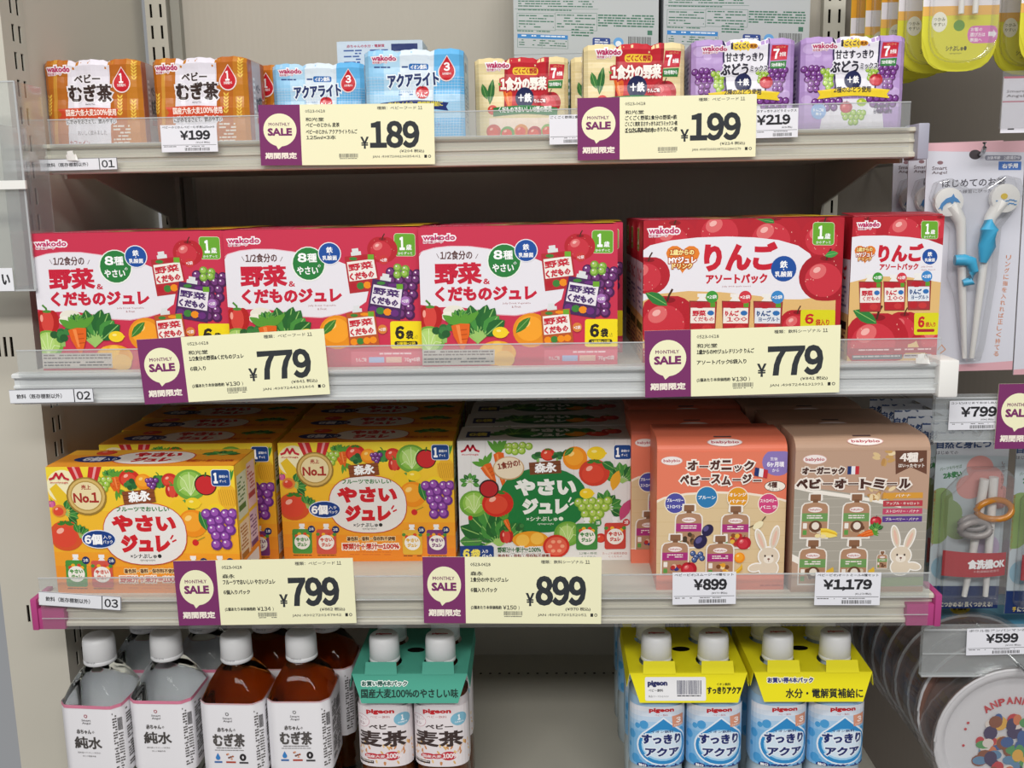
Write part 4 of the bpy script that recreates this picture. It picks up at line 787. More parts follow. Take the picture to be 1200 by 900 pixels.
def art_brown():
    a = Art((927, 522), (1084.5, 522), (1080.5, 690), (930, 690), W4, .1455, 'bb9a84')
    a.src(730, 450, 3.103); a.rect(600, 360, 1110, 760, 'a8a296', 6)
    for y in (395, 425, 455, 485, 520, 550, 585, 620, 655): a.line([(605, y+6), (1100, y)], 1.6, 'c2bcb0')
    a.poly([(595, 340), (700, 362), (820, 380), (940, 400), (1110, 440), (1110, 220), (595, 220)], 'bb9a84'); a.poly([(595, 345), (700, 367), (820, 386), (940, 406), (1000, 424), (1000, 434), (900, 412), (800, 396), (700, 382), (595, 362)], 'efe8de')
    a.poly([(595, 600), (700, 640), (800, 690), (790, 705), (690, 660), (595, 625)], 'efe8de'); a.poly([(595, 625), (690, 660), (790, 705), (780, 760), (595, 760)], 'bb9a84')
    babylogo(a, 682, 254, 84, 34); a.text('オーガニック', 638, 282, 792, 310, '4a2c24', .12, 'e9ddd2', .14); flag(a, 802, 280, 42, 30)
    a.src(940, 440, 3.4615); random.seed(5)
    for k in range(40): x, y = random.uniform(262, 380), random.uniform(285, 480); (a.ell(x, y, 17, 8, ('d9bd8c', 'c49a5e', 'e8d2a8', 'b88a50')[k % 4], rot=random.uniform(0, 3), n=9) if abs(x-300-(y-380)*.1) < 60 and (y < 345 or y > 430) else None)
    wavytext(a, 'ベビーオートミール', -38, 398, 424, 438, '4a2c24', 'f0e6dc', .15, .16, 0)
    a.poly([(357, 281), (484, 283), (486, 382), (420, 352), (362, 382)], '6a4636'); a.text('4種', 376, 292, 450, 332, 'f4ece4', .12); a.text('が', 456, 316, 470, 331, 'f4ece4', .05); a.text('はいったセット', 372, 338, 476, 354, 'f4ece4', .08)
    for i, (c, t) in enumerate((('d79a3c', 'バナナ'), ('b8404a', 'アップル・キャロット'), ('c04a6a', 'ストロベリー・バナナ'), ('5c3f8a', 'ブルーベリー・バナナ'))):
        y = 457+i*32; a.poly([(316, y), (474, y-1), (474, y+22), (316, y+24)], c); tw = 30 if i == 0 else 66; a.text(t, 395-tw, y+5, 395+tw, y+17, 'f6eee6', .05)
    for i, (x, y) in enumerate(((45, 556), (211, 556), (45, 742), (208, 742))):
        bpouch(a, x, y, 106, 160, '6f9a5a', ('d8c8b0', 'c8b090', '6a4632')); a.ell(x+4, y+36, 26, 24, '6a4632'); a.ell(x+4, y+34, 15, 15, 'e8ddd0')
    for k in range(3): a.poly([(70, 600+k*8), (95, 600+k*8), (130, 612+k*7), (140, 622+k*5), (110, 632+k*3), (75, 620+k*6)], ('f0d24a', 'e0b42c', 'f4dc70')[k])
    a.ell(60, 630, 12, 8, 'ecd9a0'); a.ell(82, 632, 12, 8, 'ecd9a0'); a.carrot(275, 612, 215, 632, 20); a.carrot(280, 622, 230, 634, 14); a.apple(290, 572, 22); a.greens(290, 610, 34, 6, '4a8a3a', 2)
    for k in range(2): a.poly([(100, 772+k*6), (128, 756+k*5), (132, 770+k*6), (104, 786)], 'e2b63a'); a.poly([(268, 772+k*6), (290, 756+k*5), (294, 770+k*6), (272, 786)], 'e2b63a')
    rabbit(a, 395, 710, 104, -1); bpouch(a, 322, 730, 40, 62, '6f9a5a', ('6a4632',))
    a.poly([(255, 800), (500, 795), (500, 830), (320, 835)], '8a9a6a'); a.rect(-50, 835, 500, 900, 'b58f74', 3)
    return a
def art_brown_top():
    a = Art((0, 0), (1280, 0), (1280, 900), (0, 900), W4, .09, 'b3927b'); babylogo(a, 640, 700, 320, 110); a.line([(560, 600), (720, 600)], 26, '6a4a3a'); return a

# ================================================================== PRICE CARDS AND TAGS
CARDC = 'f1efc9'; PUR = '7b3468'
def art_sale(W_, H_, price, tax, brand, lines, unit, jan, right, dig=(505, 732), low=True):
    a = Art((0, 0), (800, 0), (800, 280), (0, 280), W_, H_, CARDC)
    a.rect(0, 0, 190, 280, PUR, 3); a.ell(95, 116, 76, 76, CARDC, n=34); a.poly([(70, 180), (112, 182), (84, 206)], CARDC)
    a.text('MONTHLY', 44, 82, 142, 97, PUR, .06); a.text('SALE', 38, 107, 150, 143, PUR, .14); a.text('期間限定', 22, 220, 168, 250, 'f6efe0', .1)
    a.text('0523-0618', 214, 24, 305, 38, '3a3a3a', .08); a.text(right, 590-12*len(right)+60, 12, 720, 27, '4a4a4a', .03); a.text('11', 728, 12, 748, 27, '3a3a3a', .1)
    a.text(brand, 214, 60, 214+28*len(brand), 78, '2f2f2f', .08)
    y = 84
    for t in lines: n = len(t); a.text(t, 214, y, 214+min(15.5*n, 235), y+21, '2f2f2f', .07); y += 27 if len(lines) > 2 else 31
    a.text(unit[0], 214, 142 if len(lines) > 1 else 128, 214+17*len(unit[0]), 162 if len(lines) > 1 else 148, '2f2f2f', .07)
    if unit[1]: a.text('(1個あたり本体価格約', 214, 204, 352, 222, '2f2f2f', .07); a.text(unit[1], 358, 203, 420, 221, '2f2f2f', .14); a.text(')', 428, 204, 433, 223, '2f2f2f', 0)
    a.barcode(362, 228, 446, 246, '4a4a4a'); a.fill(364, 249, 444, 255, 1, '4a4a4a', .9)
    a.text('¥', 462, 150, 500, 206, '34383c', .09); a.text(price, dig[0], 78, dig[1], 204, '34383c', .10)
    a.text('(¥'+tax+' 税込)', 640, 210, 752, 227, '3a3a3a', .05); a.text('JAN : '+jan, 515, 237, 735, 251, '3a3a3a', .03); a.rect(752, 236, 764, 250, '2a2a2a', 1); a.ell(776, 243, 7, 7, '4a4a4a'); a.ell(776, 243, 4, 4, CARDC)
    return a
CARDM = mat('card_stock', 'eeecc8', .6, .2)
def frame_from(TL, TR, BL, Y):
    a, b, c = PY(*TL, Y), PY(*TR, Y), PY(*BL, Y); W_ = np.linalg.norm(b-a); H_ = np.linalg.norm(c-a); ang = math.atan2(b[2]-a[2], b[0]-a[0])
    c2 = c+(b-a)/2; return c2, W_, H_, ang
def place_sale(TL, TR, BL, Y, label, cat='price card', parent=None, **k):
    c, W_, H_, ang = frame_from(TL, TR, BL, Y)
    r = tag(empty('sale_price_card', c), label, cat, 'monthly sale price cards'); r.rotation_euler = (0, -ang, 0)
    MB().box(-W_/2, W_/2, -.0002, .0004, 0, H_).build('card', CARDM, r)
    art_sale(W_, H_, **k).build('printed_face', PAPER, r, place=lambda u, v_, n: (u-W_/2, -.0003-n, v_)); return r
YC1, YC2 = .098-.0085, -.0085
BF = '種類：ベビーフード'; BS = '種類：飲料シーゾナル'
place_sale((304, 123), (510, 121), (306, 194), YC1, 'monthly sale card standing in front of the blue ion drink packs', price='189', tax='204', brand='和光堂', lines=['ベビーのじかん 麦茶', 'ベビーのじかん アクアライトりんご'], unit=['125ml×3本', ''], jan='4987244196354/61', right=BF)
place_sale((676.5, 115), (887, 110), (677, 188), YC1, 'monthly sale card below the cream and red vegetable packs', price='199', tax='214', brand='和光堂', lines=['ごくごく野菜 1食分の野菜+鉄', 'ごくごく果実 甘さすっきりぶどうミックス+鉄', 'ごくごく果実 甘さすっきりりんご+鉄'], unit=['125ml×3本', ''], jan='4987244198712/286/279', right=BF)
place_sale((166.5, 398), (386, 385), (170, 474), YC2, 'monthly sale card reading 779 yen below the red jelly boxes', price='779', tax='841', brand='和光堂', lines=['1/2食分の野菜&くだものジュレ'], unit=['6袋入り', '¥130'], jan='4987244191864', right=BF)
place_sale((752, 388), (982, 381), (756, 466), YC2, 'monthly sale card reading 779 yen below the apple boxes', price='779', tax='841', brand='和光堂', lines=['1歳からのMYジュレドリンク りんご'], unit=['アソートパック 6袋入り', '¥130'], jan='4987244191991', right=BS)
place_sale((209, 657.5), (419.5, 654), (210, 733), YC2, 'monthly sale card reading 799 yen below the yellow boxes', price='799', tax='862', brand='森永', lines=['フルーツでおいしい やさいジュレ'], unit=['6個入りパック', '¥134'], jan='4902720147842', right=BF)
place_sale((495, 652.5), (705, 653), (497, 730), YC2, 'monthly sale card reading 899 yen below the green and white boxes', price='899', tax='970', brand='森永', lines=['1食分の!やさいジュレ'], unit=['6個入りパック', '¥150'], jan='4902720152051', right=BS)

def place_tag(TL, TR, BL, Y, label, title, price, tax, pw=(.18, .84)):
    c, W_, H_, ang = frame_from(TL, TR, BL, Y)
    r = tag(empty('shelf_price_tag', c), label, 'price tag', 'small white price tags'); r.rotation_euler = (0, -ang, 0)
    MB().box(-W_/2, W_/2, -.0002, .0003, 0, H_).build('card', mat('white_card', 'e6e7ee', .5, .3), r)
    a = Art((0, 0), (260, 0), (260, 140), (0, 140), W_, H_, 'e6e7ee')
    a.text(title, 8, 5, 250, 18, '2c2c30', .04); 
    if price: a.text(price, 260*pw[0], 28, 260*pw[1], 78, '2c2c30', .12)
    if tax: a.text('(¥'+tax+' 税込)', 160, 86, 225, 97, '2c2c30', .03)
    a.rect(6, 103, 254, 105, '2c2c30', 1); a.fill(10, 110, 80, 117, 1, '4a4a4a', .6); a.barcode(108, 118, 222, 134, '3a3a3a'); a.fill(112, 109, 200, 115, 1, '3a3a3a', .8)
    a.build('printed_face', PAPER, r, place=lambda u, v_, n: (u-W_/2, -.0003-n, v_)); return r
YT1, YT2 = .098-.0072, -.0072
place_tag((191, 147), (257, 146), (190, 178.5), YT1, 'small white shelf tag reading 199 yen under the second orange pack', 'ベビーのじかんベビーむぎ茶125ml×3', '¥199', '214', (.34, .88))
place_tag((644, 135), (684, 134), (644, 169.5), YT1, 'small white tag half hidden behind the 199 yen sale card', 'ごくごく野菜1食分', '', '')
place_tag((884, 128), (934, 126.5), (885, 162), YT1, 'small white shelf tag reading 219 yen under the purple packs', 'さすっきりぶどうミックス', '¥219', '236', (.02, .82))
place_tag((788, 671), (862.5, 670), (788, 708.5), YT2, 'small white shelf tag reading 899 yen under the salmon box', 'ベビービオ)スムージー4種セット', '¥899', '970', (.33, .86))
place_tag((953, 671), (1030, 671), (954, 709), YT2, 'small white shelf tag reading 1,179 yen under the brown box', 'ベビービオ)オートミール4種セット', '¥1,179', '1,273', (.12, .87))
def place_num(TL, TR, BL, Y, num, label):
    c, W_, H_, ang = frame_from(TL, TR, BL, Y); r = tag(empty('shelf_number_label', c), label, 'label', 'shelf number labels'); r.rotation_euler = (0, -ang, 0)
    MB().box(-W_/2, W_/2, -.0002, .0003, 0, H_).build('card', mat('white_card', 'e6e7ee', .5, .3), r)
    a = Art((0, 0), (270, 0), (270, 46), (0, 46), W_, H_, 'e3e5ea'); a.rect(206, 0, 209, 46, '2c2c30', 1); a.rect(0, 0, 270, 1.5, '6a6a70', 1); a.rect(0, 44.5, 270, 46, '6a6a70', 1); a.rect(268, 0, 270, 46, '3a3a40', 1)
    a.text('飲料（既存棚割以外）', 22, 15, 168, 31, '3a3a3e', .05); a.text(num, 215, 9, 260, 38, '2c2c30', .06)
    a.build('printed_face', PAPER, r, place=lambda u, v_, n: (u-W_/2, -.0003-n, v_)); return r
place_num((48, 187), (138.5, 184.5), (48, 201), YT1, '01', 'white number label at the left end of the top shelf')
place_num((12, 457), (110.5, 455), (12.5, 473), YT2, '02', 'white number label at the left end of the middle shelf')
place_num((46.5, 693), (143, 699.5), (46, 709), YT2, '03', 'tilted white number label above the left magenta clip')
tape = MB()
random.seed(3)
for k in range(7): x, z = (k-3)*.0016, .004*abs(math.sin(k*2.1)); tape.add([(x-.0015, -.0004*k, .002), (x+.0017, -.0004*k, .001), (x+.003*math.sin(k), -.0015, .008+z), (x-.002, -.001-.0003*k, .007+z)], [(0, 1, 2, 3)])
c = PY(86, 190, YT1-.001); o = tape.build('torn_tape', WHITEP); o.location = tuple(c); tag(o, 'crumpled bit of white tape above the 01 label', 'tape')
c = PY(1081, 428, YT2); o2 = o.copy(); o2.data = o.data; COL.objects.link(o2); o2.location = tuple(c); tag(o2, 'scrap of clear tape at the right end of the 02 shelf', 'tape')

# ================================================================== CARTONS
def carton(name, label, cat, grp, W_, Dp, Hh, body, front, top=None, side=None, x=0, y=0, z=0, rz=0, bev=.0012, parts=True):
    r = tag(empty(name, (x, y, z), rz), label, cat, grp)
    MB().box(-W_/2, W_/2, -Dp/2, Dp/2, 0, Hh).build('carton_body', body, r, bevel=bev)
    if front: front.build('front_print', PRINT, r, place=front_place(W_, Dp))
    if top: top.build('top_print', PRINT, r, place=top_place(W_, Dp, Hh))
    if side: side[0].build('side_print', PRINT, r, place=side_place(W_, Dp, side[1]))
    if parts: MB().box(-W_/2+.002, W_/2-.002, -Dp/2-.0002, -Dp/2+.0006, Hh-.0006, Hh+.0003).build('top_flap_edge', body, r)
    return r
def clone(o, x, y, z, label, rz=None, group=None):
    c = copy_tree(o); c.location = (x, y, z)
    if rz is not None: c.rotation_euler = (0, 0, rz)
    c['label'] = label
    if group: c['group'] = group
    return c
S1, S2, S3, S4 = .2216+.0275, .0275, -.2290+.0275, -.4755
REDM = mat('red_card', 'be2f4a', .4); APPM = mat('dark_red_card', 'a32030', .4); YELM = mat('orange_yellow_card', 'eda63a', .4); WHM = mat('white_card_box', 'dcdbd8', .45)
ORM = mat('salmon_card', 'e07659', .45); BRM = mat('kraft_card', 'b3927b', .6, noise=(60, .08)); GREYM = mat('grey_card', 'a9aeb0', .55)
# -- shelf 2
gj = 'red vegetable jelly boxes'
y0 = .0355+D2/2
jb = carton('jelly_box', 'red vegetable jelly box, leftmost on the 02 shelf', 'box', gj, W2, D2, H2, REDM, art_jelly(), art_jelly_top(), None, -.3385, y0, S2, .008)
clone(jb, -.1475, y0-.003, S2, 'red vegetable jelly box in the middle of the three', .012)
clone(jb, .0425, y0-.009, S2, 'red vegetable jelly box, right of the three, fully in view', .02)
for i, (x, n) in enumerate(((-.3385, 'leftmost'), (-.1475, 'middle'), (.0545, 'right'))): clone(jb, x, y0+.0715, S2, 'red jelly box standing behind the %s front one' % n, 0)
for i, (x, n) in enumerate(((-.3365, 'left'), (-.1455, 'centre'), (.0585, 'right'))): clone(jb, x, y0+.138, S2, 'red jelly box in the third row back, %s column' % n, 0)
ga = 'apple jelly boxes'
ab = carton('apple_jelly_box', 'wide apple jelly box above the right sale card', 'box', ga, W2, D2, .1375, APPM, art_apple_big(), art_jelly_top(), (art_apple_side(), -1), .2585, .0345+D2/2, S2, -.004)
clone(ab, .2585, .0345+D2/2+.068, S2, 'wide apple jelly box behind the front wide one', 0)
clone(ab, .2600, .0345+D2/2+.137, S2, 'wide apple jelly box in the third row back', 0)
sb = carton('apple_jelly_box', 'narrow apple jelly box at the right end of the 02 shelf', 'box', ga, .084, D2, .1375, APPM, art_apple_small(), None, (art_apple_side(), -1), .4035, .028+D2/2, S2, -.05)
clone(sb, .4025, .104+D2/2, S2, 'narrow apple jelly box behind the front narrow one', 0)
# open top flap of the narrow box
MB().prism_x([(-D2/2, .1380), (-D2/2+.003, .1392), (D2/2-.02, .1412), (D2/2-.02, .1405), (-D2/2+.003, .1385)], -.041, .041).build('lifted_flap', APPM, sb)
# -- shelf 3
gy = 'yellow vegetable jelly boxes'
yb = carton('yellow_jelly_box', 'front yellow jelly box at the left, turned a little', 'box', gy, W2, D2, H2, YELM, art_yellow(), art_yellow_top(), (art_yellow_side(), 1), -.3355, .0125+D2/2, S3, -.012)
for j, (xa, xb) in enumerate(((-.3235, -.1275), (-.3275, -.1300), (-.3315, -.1330), (-.3335, -.1340))):
    for x, n in ((xa, 'left'), (xb, 'right')):
        clone(yb, x, .106+D2/2+.0685*j, S3, 'yellow jelly box, %s column, %s' % (n, ('right above the gap' if n == 'right' else 'directly behind the turned one', 'second row back', 'third row back', 'rearmost row')[j]) if j else ('yellow jelly box facing front between the turned one and the green one' if n == 'right' else 'yellow jelly box half hidden behind the turned one'), 0)
gg = 'green and white vegetable jelly boxes'
gb = carton('green_jelly_box', 'green and white vegetable jelly box at the front', 'box', gg, W2, D2, H2, WHM, art_green(), art_green_top(), None, .0675, .1055+D2/2, S3, -.004)
for j, n in enumerate(('second', 'third', 'rearmost')): clone(gb, .0700+.002*j, .108+D2/2+.0685*(j+1), S3, 'green and white jelly box, %s in the row running back' % n, 0)
def arched(name, label, grp, W_, Hh, Dp, body, front, top, x, y, rz):
    """carton whose front and top meet in a wide rounded edge"""
    r = tag(empty(name, (x, y, S3), rz), label, 'box', grp)
    rr = .012; hh = Hh; prof = [(-Dp/2, 0), (-Dp/2, hh)]
    for k in range(1, 7): t = PI/2*k/6; prof.append((-Dp/2+rr*1.5*(1-math.cos(t)), hh+rr*math.sin(t)))
    prof += [(Dp/2, hh+rr), (Dp/2, 0)]
    MB().prism_x(prof, -W_/2, W_/2).build('carton_body', body, r, bevel=.0006)
    front.build('front_print', PRINT, r, place=front_place(W_, Dp))
    def tp(u, v_, n):
        s_ = v_; L1 = rr*PI/2*1.25
        if s_ < L1: t = s_/L1*PI/2; return (u-W_/2, -Dp/2+rr*1.5*(1-math.cos(t))-(n+.0005)*math.cos(t), hh+rr*math.sin(t)+(n+.0005)*math.sin(t))
        return (u-W_/2, -Dp/2+rr*1.5+(s_-L1), hh+rr+.0005+n)
    top.build('top_print', PRINT, r, place=tp); return r
def topstrip(W_, col, logo=True):
    a = Art((0, 0), (W_*1e4, 0), (W_*1e4, 400), (0, 400), W_, .04); babylogo(a, W_*5e3+30, 290, 330, 90); a.line([(W_*5e3-60, 205), (W_*5e3+100, 205)], 22, '5a4444'); return a
go = 'salmon smoothie boxes'
ob = arched('smoothie_box', 'salmon organic smoothie box at the front of the 03 shelf', go, W3, H3, .072, ORM, art_orange(), topstrip(W3, 0), .2405, .0195+.036, -.015)
for j, (x, yy, n) in enumerate(((.2215, .104, 'second'), (.2260, .178, 'third'), (.2300, .256, 'rearmost'))): clone(ob, x, yy+.036-.008, S3, 'salmon smoothie box, %s in the row running back' % n, 0)
gbr = 'brown oatmeal boxes'
bb = arched('oatmeal_box', 'brown organic baby oatmeal box at the front', gbr, W4, .1455, .068, BRM, art_brown(), topstrip(W4, 0), .3720, .0055+.034, -.008)
for j, (x, n) in enumerate(((.3620, 'second'), (.3540, 'third'), (.3490, 'rearmost'))): clone(bb, x, .0055+.034+.072*(j+1), S3, 'brown oatmeal box, %s in the row running back' % n, 0)

# -- shelf 1: three-carton packs in crinkled film
PW, PH, PD = .104, .095, .060
PUX = [PW*i/24 for i in range(25)]; PVX = [PH*j/16 for j in range(17)]
_ca = [-.0016*abs(math.sin(u/PW*3*PI))**.5+.0004*math.sin(u*311+1) for u in PUX]; _ca = [a+(.0030 if i in (0, 24) else 0) for i, a in enumerate(_ca)]
_cb = [.0005*math.sin(v_*260)+.0004*math.sin(v_*95+2) for v_ in PVX]; _cb = [b+(.0030 if j in (0, 16) else 0) for j, b in enumerate(_cb)]
_ct = [-.0026+.0026*abs(math.sin(u/PW*3*PI))**.45+.0004*math.sin(u*500) for u in PUX]
def psurf(u, v_):        # bulge of the wrapped front and droop of its top edge, straight between the fold lines
    return float(np.interp(u, PUX, _ca)+np.interp(v_, PVX, _cb)), float(np.interp(u, PUX, _ct))*max(0, (v_/PH-.875)/.125)
def pack(name, label, grp, art, sideart, film, x, y, z, rz=0):
    r = tag(empty(name, (x, y, z), rz), label, 'drink pack', grp); nx, nz = 24, 16; mb = MB()
    vs = []
    for v_ in PVX:
        for u in PUX: b, t = psurf(u, v_); vs.append((u-PW/2, -PD/2+b, v_+t))
    bk = [(p[0], -p[1], p[2]) for p in vs]; N = len(vs)
    fs = [(j*(nx+1)+i, j*(nx+1)+i+1, (j+1)*(nx+1)+i+1, (j+1)*(nx+1)+i) for j in range(nz) for i in range(nx)]
    mb.add(vs+bk, fs+[tuple(q+N for q in f[::-1]) for f in fs])
    bd = [i for i in range(nx+1)]+[(j+1)*(nx+1)-1 for j in range(1, nz+1)]+[nz*(nx+1)+i for i in range(nx-1, -1, -1)]+[j*(nx+1) for j in range(nz-1, 0, -1)]
    mb.f += [[bd[i], bd[i]+N, bd[(i+1) % len(bd)]+N, bd[(i+1) % len(bd)]] for i in range(len(bd))]
    mb.build('wrapped_cartons', film, r, smooth=True)
    def pl(u, v_, n): b, t = psurf(u, v_); return (u-PW/2, -PD/2+b-.0002-n, v_+t)
    art.build('front_print', FILM, r, place=pl, cuts=(PUX[1:-1], PVX[1:-1]))
    if sideart:
        for s_ in (-1, 1): sideart.build('side_print', FILM, r, place=(lambda s_: lambda u, v_, n: ((PW/2+.0004+n)*s_, (-PD/2+.0035+u*.88)*s_, .001+v_*.96))(s_))
    MB().box(-PW/2+.004, PW/2-.004, -.003, .003, PH-.004, PH-.0018).build('film_seam', film, r)
    return r
def zc(px, z): return PZ(*px, z)
gt = 'orange barley tea packs'
tp = pack('tea_pack', 'orange barley tea pack at the left end of the top shelf', gt, art_tea(), art_tea_side(), mat('tea_film', 'c98a78', .3, bump=(50, .3)), -.4165, .166+PD/2, S1, .02)
clone(tp, -.2985, .168+PD/2, S1, 'orange barley tea pack above the small 199 yen tag', -.05)
clone(tp, -.2785, .236+PD/2, S1, 'orange tea pack peeking out behind the second one', 0)
gq = 'blue ion drink packs'
aq = pack('ion_drink_pack', 'blue ion drink pack at the front, right of the shorter looking one', gq, art_aqua(), art_aqua_side(), mat('aqua_film', 'b9d4e8', .3, bump=(50, .3)), -.0655, .148+PD/2, S1, -.005)
clone(aq, -.1850, .229+PD/2, S1, 'blue ion drink pack set back behind the 189 yen card', 0)
clone(aq, -.1240, .300+PD/2, S1, 'blue ion drink pack in the back row', 0)
la = Art((0, 0), (104, 0), (104, 60), (0, 60), PW, .045, 'c5d3e0'); la.text('赤ちゃんの水分・電解質', 12, 6, 58, 12, 'b03a5a', .05); la.fill(8, 16, 30, 50, 6, '3a5a9a', .8); la.fill(40, 16, 62, 50, 6, '3a5a9a', .8); la.rect(66, 6, 98, 20, '1f2f6a', 1); la.drop = None; la.rect(34, 24, 39, 40, '7fb4de', 1)
lp = tag(empty('ion_drink_pack', (-.1270, .345, S1+PH)), 'pale blue pack lying on top of the back row', 'drink pack', gq)
MB().box(-PW/2, PW/2, -.03, .03, 0, .037).build('wrapped_cartons', mat('aqua_film', 'b9d4e8', .3), lp, bevel=.003); la.build('front_print', FILM, lp, place=lambda u, v_, n: (u-PW/2, -.0305-n, v_*.8))
gv = 'yellow and red vegetable drink packs'
vp = pack('vegetable_drink_pack', 'cream and red vegetable drink pack, left and lower of the two', gv, art_veg(), art_veg_side(), mat('cream_film', 'dccda4', .3, bump=(50, .3)), .0455, .2215+PD/2, S1, 0)
clone(vp, .1640, .143+PD/2, S1, 'cream and red vegetable drink pack above the 199 yen card', -.01)
clone(vp, .1530, .225+PD/2, S1, 'cream and red pack behind the one above the 199 yen card', 0)
gr = 'purple grape drink packs'
gp = pack('grape_drink_pack', 'purple grape drink pack, left of the pair', gr, art_grape(), art_grape_side(), mat('purple_film', 'b090c6', .3, bump=(50, .3)), .2735, .130+PD/2, S1, -.01)
clone(gp, .3835, .128+PD/2, S1, 'purple grape drink pack at the right end of the top shelf', .0)
clone(gp, .2700, .205+PD/2, S1, 'purple grape pack behind the left one', 0); clone(gp, .3790, .203+PD/2, S1, 'purple grape pack behind the right one', 0)
gs = 'grey cartons standing at the back'
low = carton('storage_carton', 'grey carton under the left printed grey carton', 'carton', gs, .178, .09, .116, GREYM, art_lowcarton(), None, None, .1235, .35+.045, S1)
clone(low, .3075, .395, S1, 'grey carton under the right printed grey carton')
up = carton('storage_carton', 'grey carton with green small print, left, at the back', 'carton', gs, .178, .09, .116, GREYM, art_backcarton(), None, None, .1235, .395, S1+.1165)
clone(up, .3075, .395, S1+.1165, 'grey carton with green small print, right, at the back')

# ================================================================== BOTTLES
def ring(rx, ry, z, p=2, n=40, cham=False):
    out = []
    for k in range(n):
        t = 2*PI*(k+.5)/n; c, s_ = math.cos(t), math.sin(t); out.append((rx*math.copysign(abs(c)**(2/p), c), ry*math.copysign(abs(s_)**(2/p), s_), z))
    return out
def oct_(r, z, ch=.42):       # eight-sided section with flat front and cut corners
    c = r*(1-ch*.62); e = .0015; P = [(c, -r), (r, -c), (r, c), (c, r), (-c, r), (-r, c), (-r, -c), (-c, -r)]
    out = []
    for i in range(8):
        a, b = Vector(P[i]), Vector(P[(i+1) % 8])
        for t in (.08, .36, .64, .92): q = a.lerp(b, t); out.append((q.x, q.y, z))
    return out
def cap_mesh(r, h):
    mb = MB(); prof = [(r*.98, 0), (r*1.03, .001), (r*1.03, h*.12), (r*.99, h*.15), (r*1.01, h*.17), (r*.99, h*.8), (r*.95, h*.95), (r*.85, h), (0.0001, h)]
    n = 40; rings = []
    for i, (q, z) in enumerate(prof): rings.append([((q+(.00022*(k % 2) if 3 < i < 6 else 0))*math.cos(2*PI*k/n), (q+(.00022*(k % 2) if 3 < i < 6 else 0))*math.sin(2*PI*k/n), z) for k in range(n)])
    return mb.loft(rings)
CAPM = mat('white_cap', 'e4e5e6', .4, .5)
BH = .211
def water_label(tea=False):
    a = Art((348, 575), (590, 575), (590, 890), (348, 890), .053, .069)       # front panel coordinates, bottle crop 0,680 scale 4.09
    cx = 458
    for q in range(4): a.line([(cx-8+8*(q % 2), 618+8*(q//2)), (cx+8*(q % 2), 626-8*(q//2)*0)], 2.5, '8a2a3a' if not tea else '5a5a5a')
    a.ell(cx, 625, 9, 9, 'a03a4a' if not tea else '6a6a6a', n=8); a.ell(cx, 625, 5, 5, 'e9e8ec', n=8)
    a.text('Smart', cx-24, 641, cx+24, 652, '4a4648', .1); a.text('Angel', cx-22, 656, cx+22, 669, '4a4648', .1)
    a.text('赤ちゃん', cx-56, 694, cx+22, 718, '55514f', .08); a.text('の', cx+26, 700, cx+38, 714, '55514f', .06)
    if not tea:
        a.text('純水', cx-72, 732, cx+72, 796, '4a4644', .07); a.text('国内産のやさしい天然水', cx-60, 812, cx+60, 820, '5a5654', 0); a.text('安心の無菌充填', cx-36, 830, cx+34, 838, '5a5654', 0)
    else:
        a.text('むぎ茶', cx-82, 726, cx+82, 796, '55514f', .08); a.fill(cx-66, 800, cx+66, 810, 1, '6a6664', .9, .4); a.fill(cx-76, 812, cx+76, 820, 1, '6a6664', .9, .4)
        drop(a, cx-62, 828, 866, 24, '3a82c4'); a.rect(cx-82, 872, cx-42, 881, '3a6aa8', 1)
        for k in range(6): a.ell(cx+14*math.cos(k), 846+14*math.sin(k*1.3), 6, 5, ('b0603a', 'd8a080', '7a4a3a')[k % 3], n=8)
        a.rect(cx-22, 872, cx+28, 881, 'b0442f', 1); a.ell(cx+66, 850, 17, 19, '2c2a2c'); a.ell(cx+66, 850, 5, 8, 'e6e4e8', n=8); a.rect(cx+46, 874, cx+92, 883, '3a383a', 1)
    return a
def bottle_side_art():
    a = Art((0, 0), (60, 0), (60, 150), (0, 150), .030, .090); a.fill(3, 6, 26, 146, 22, '5a5654', .85, .55); a.barcode(30, 20, 56, 50, '3a3638'); a.fill(30, 56, 56, 146, 14, '5a5654', .8, .5); return a
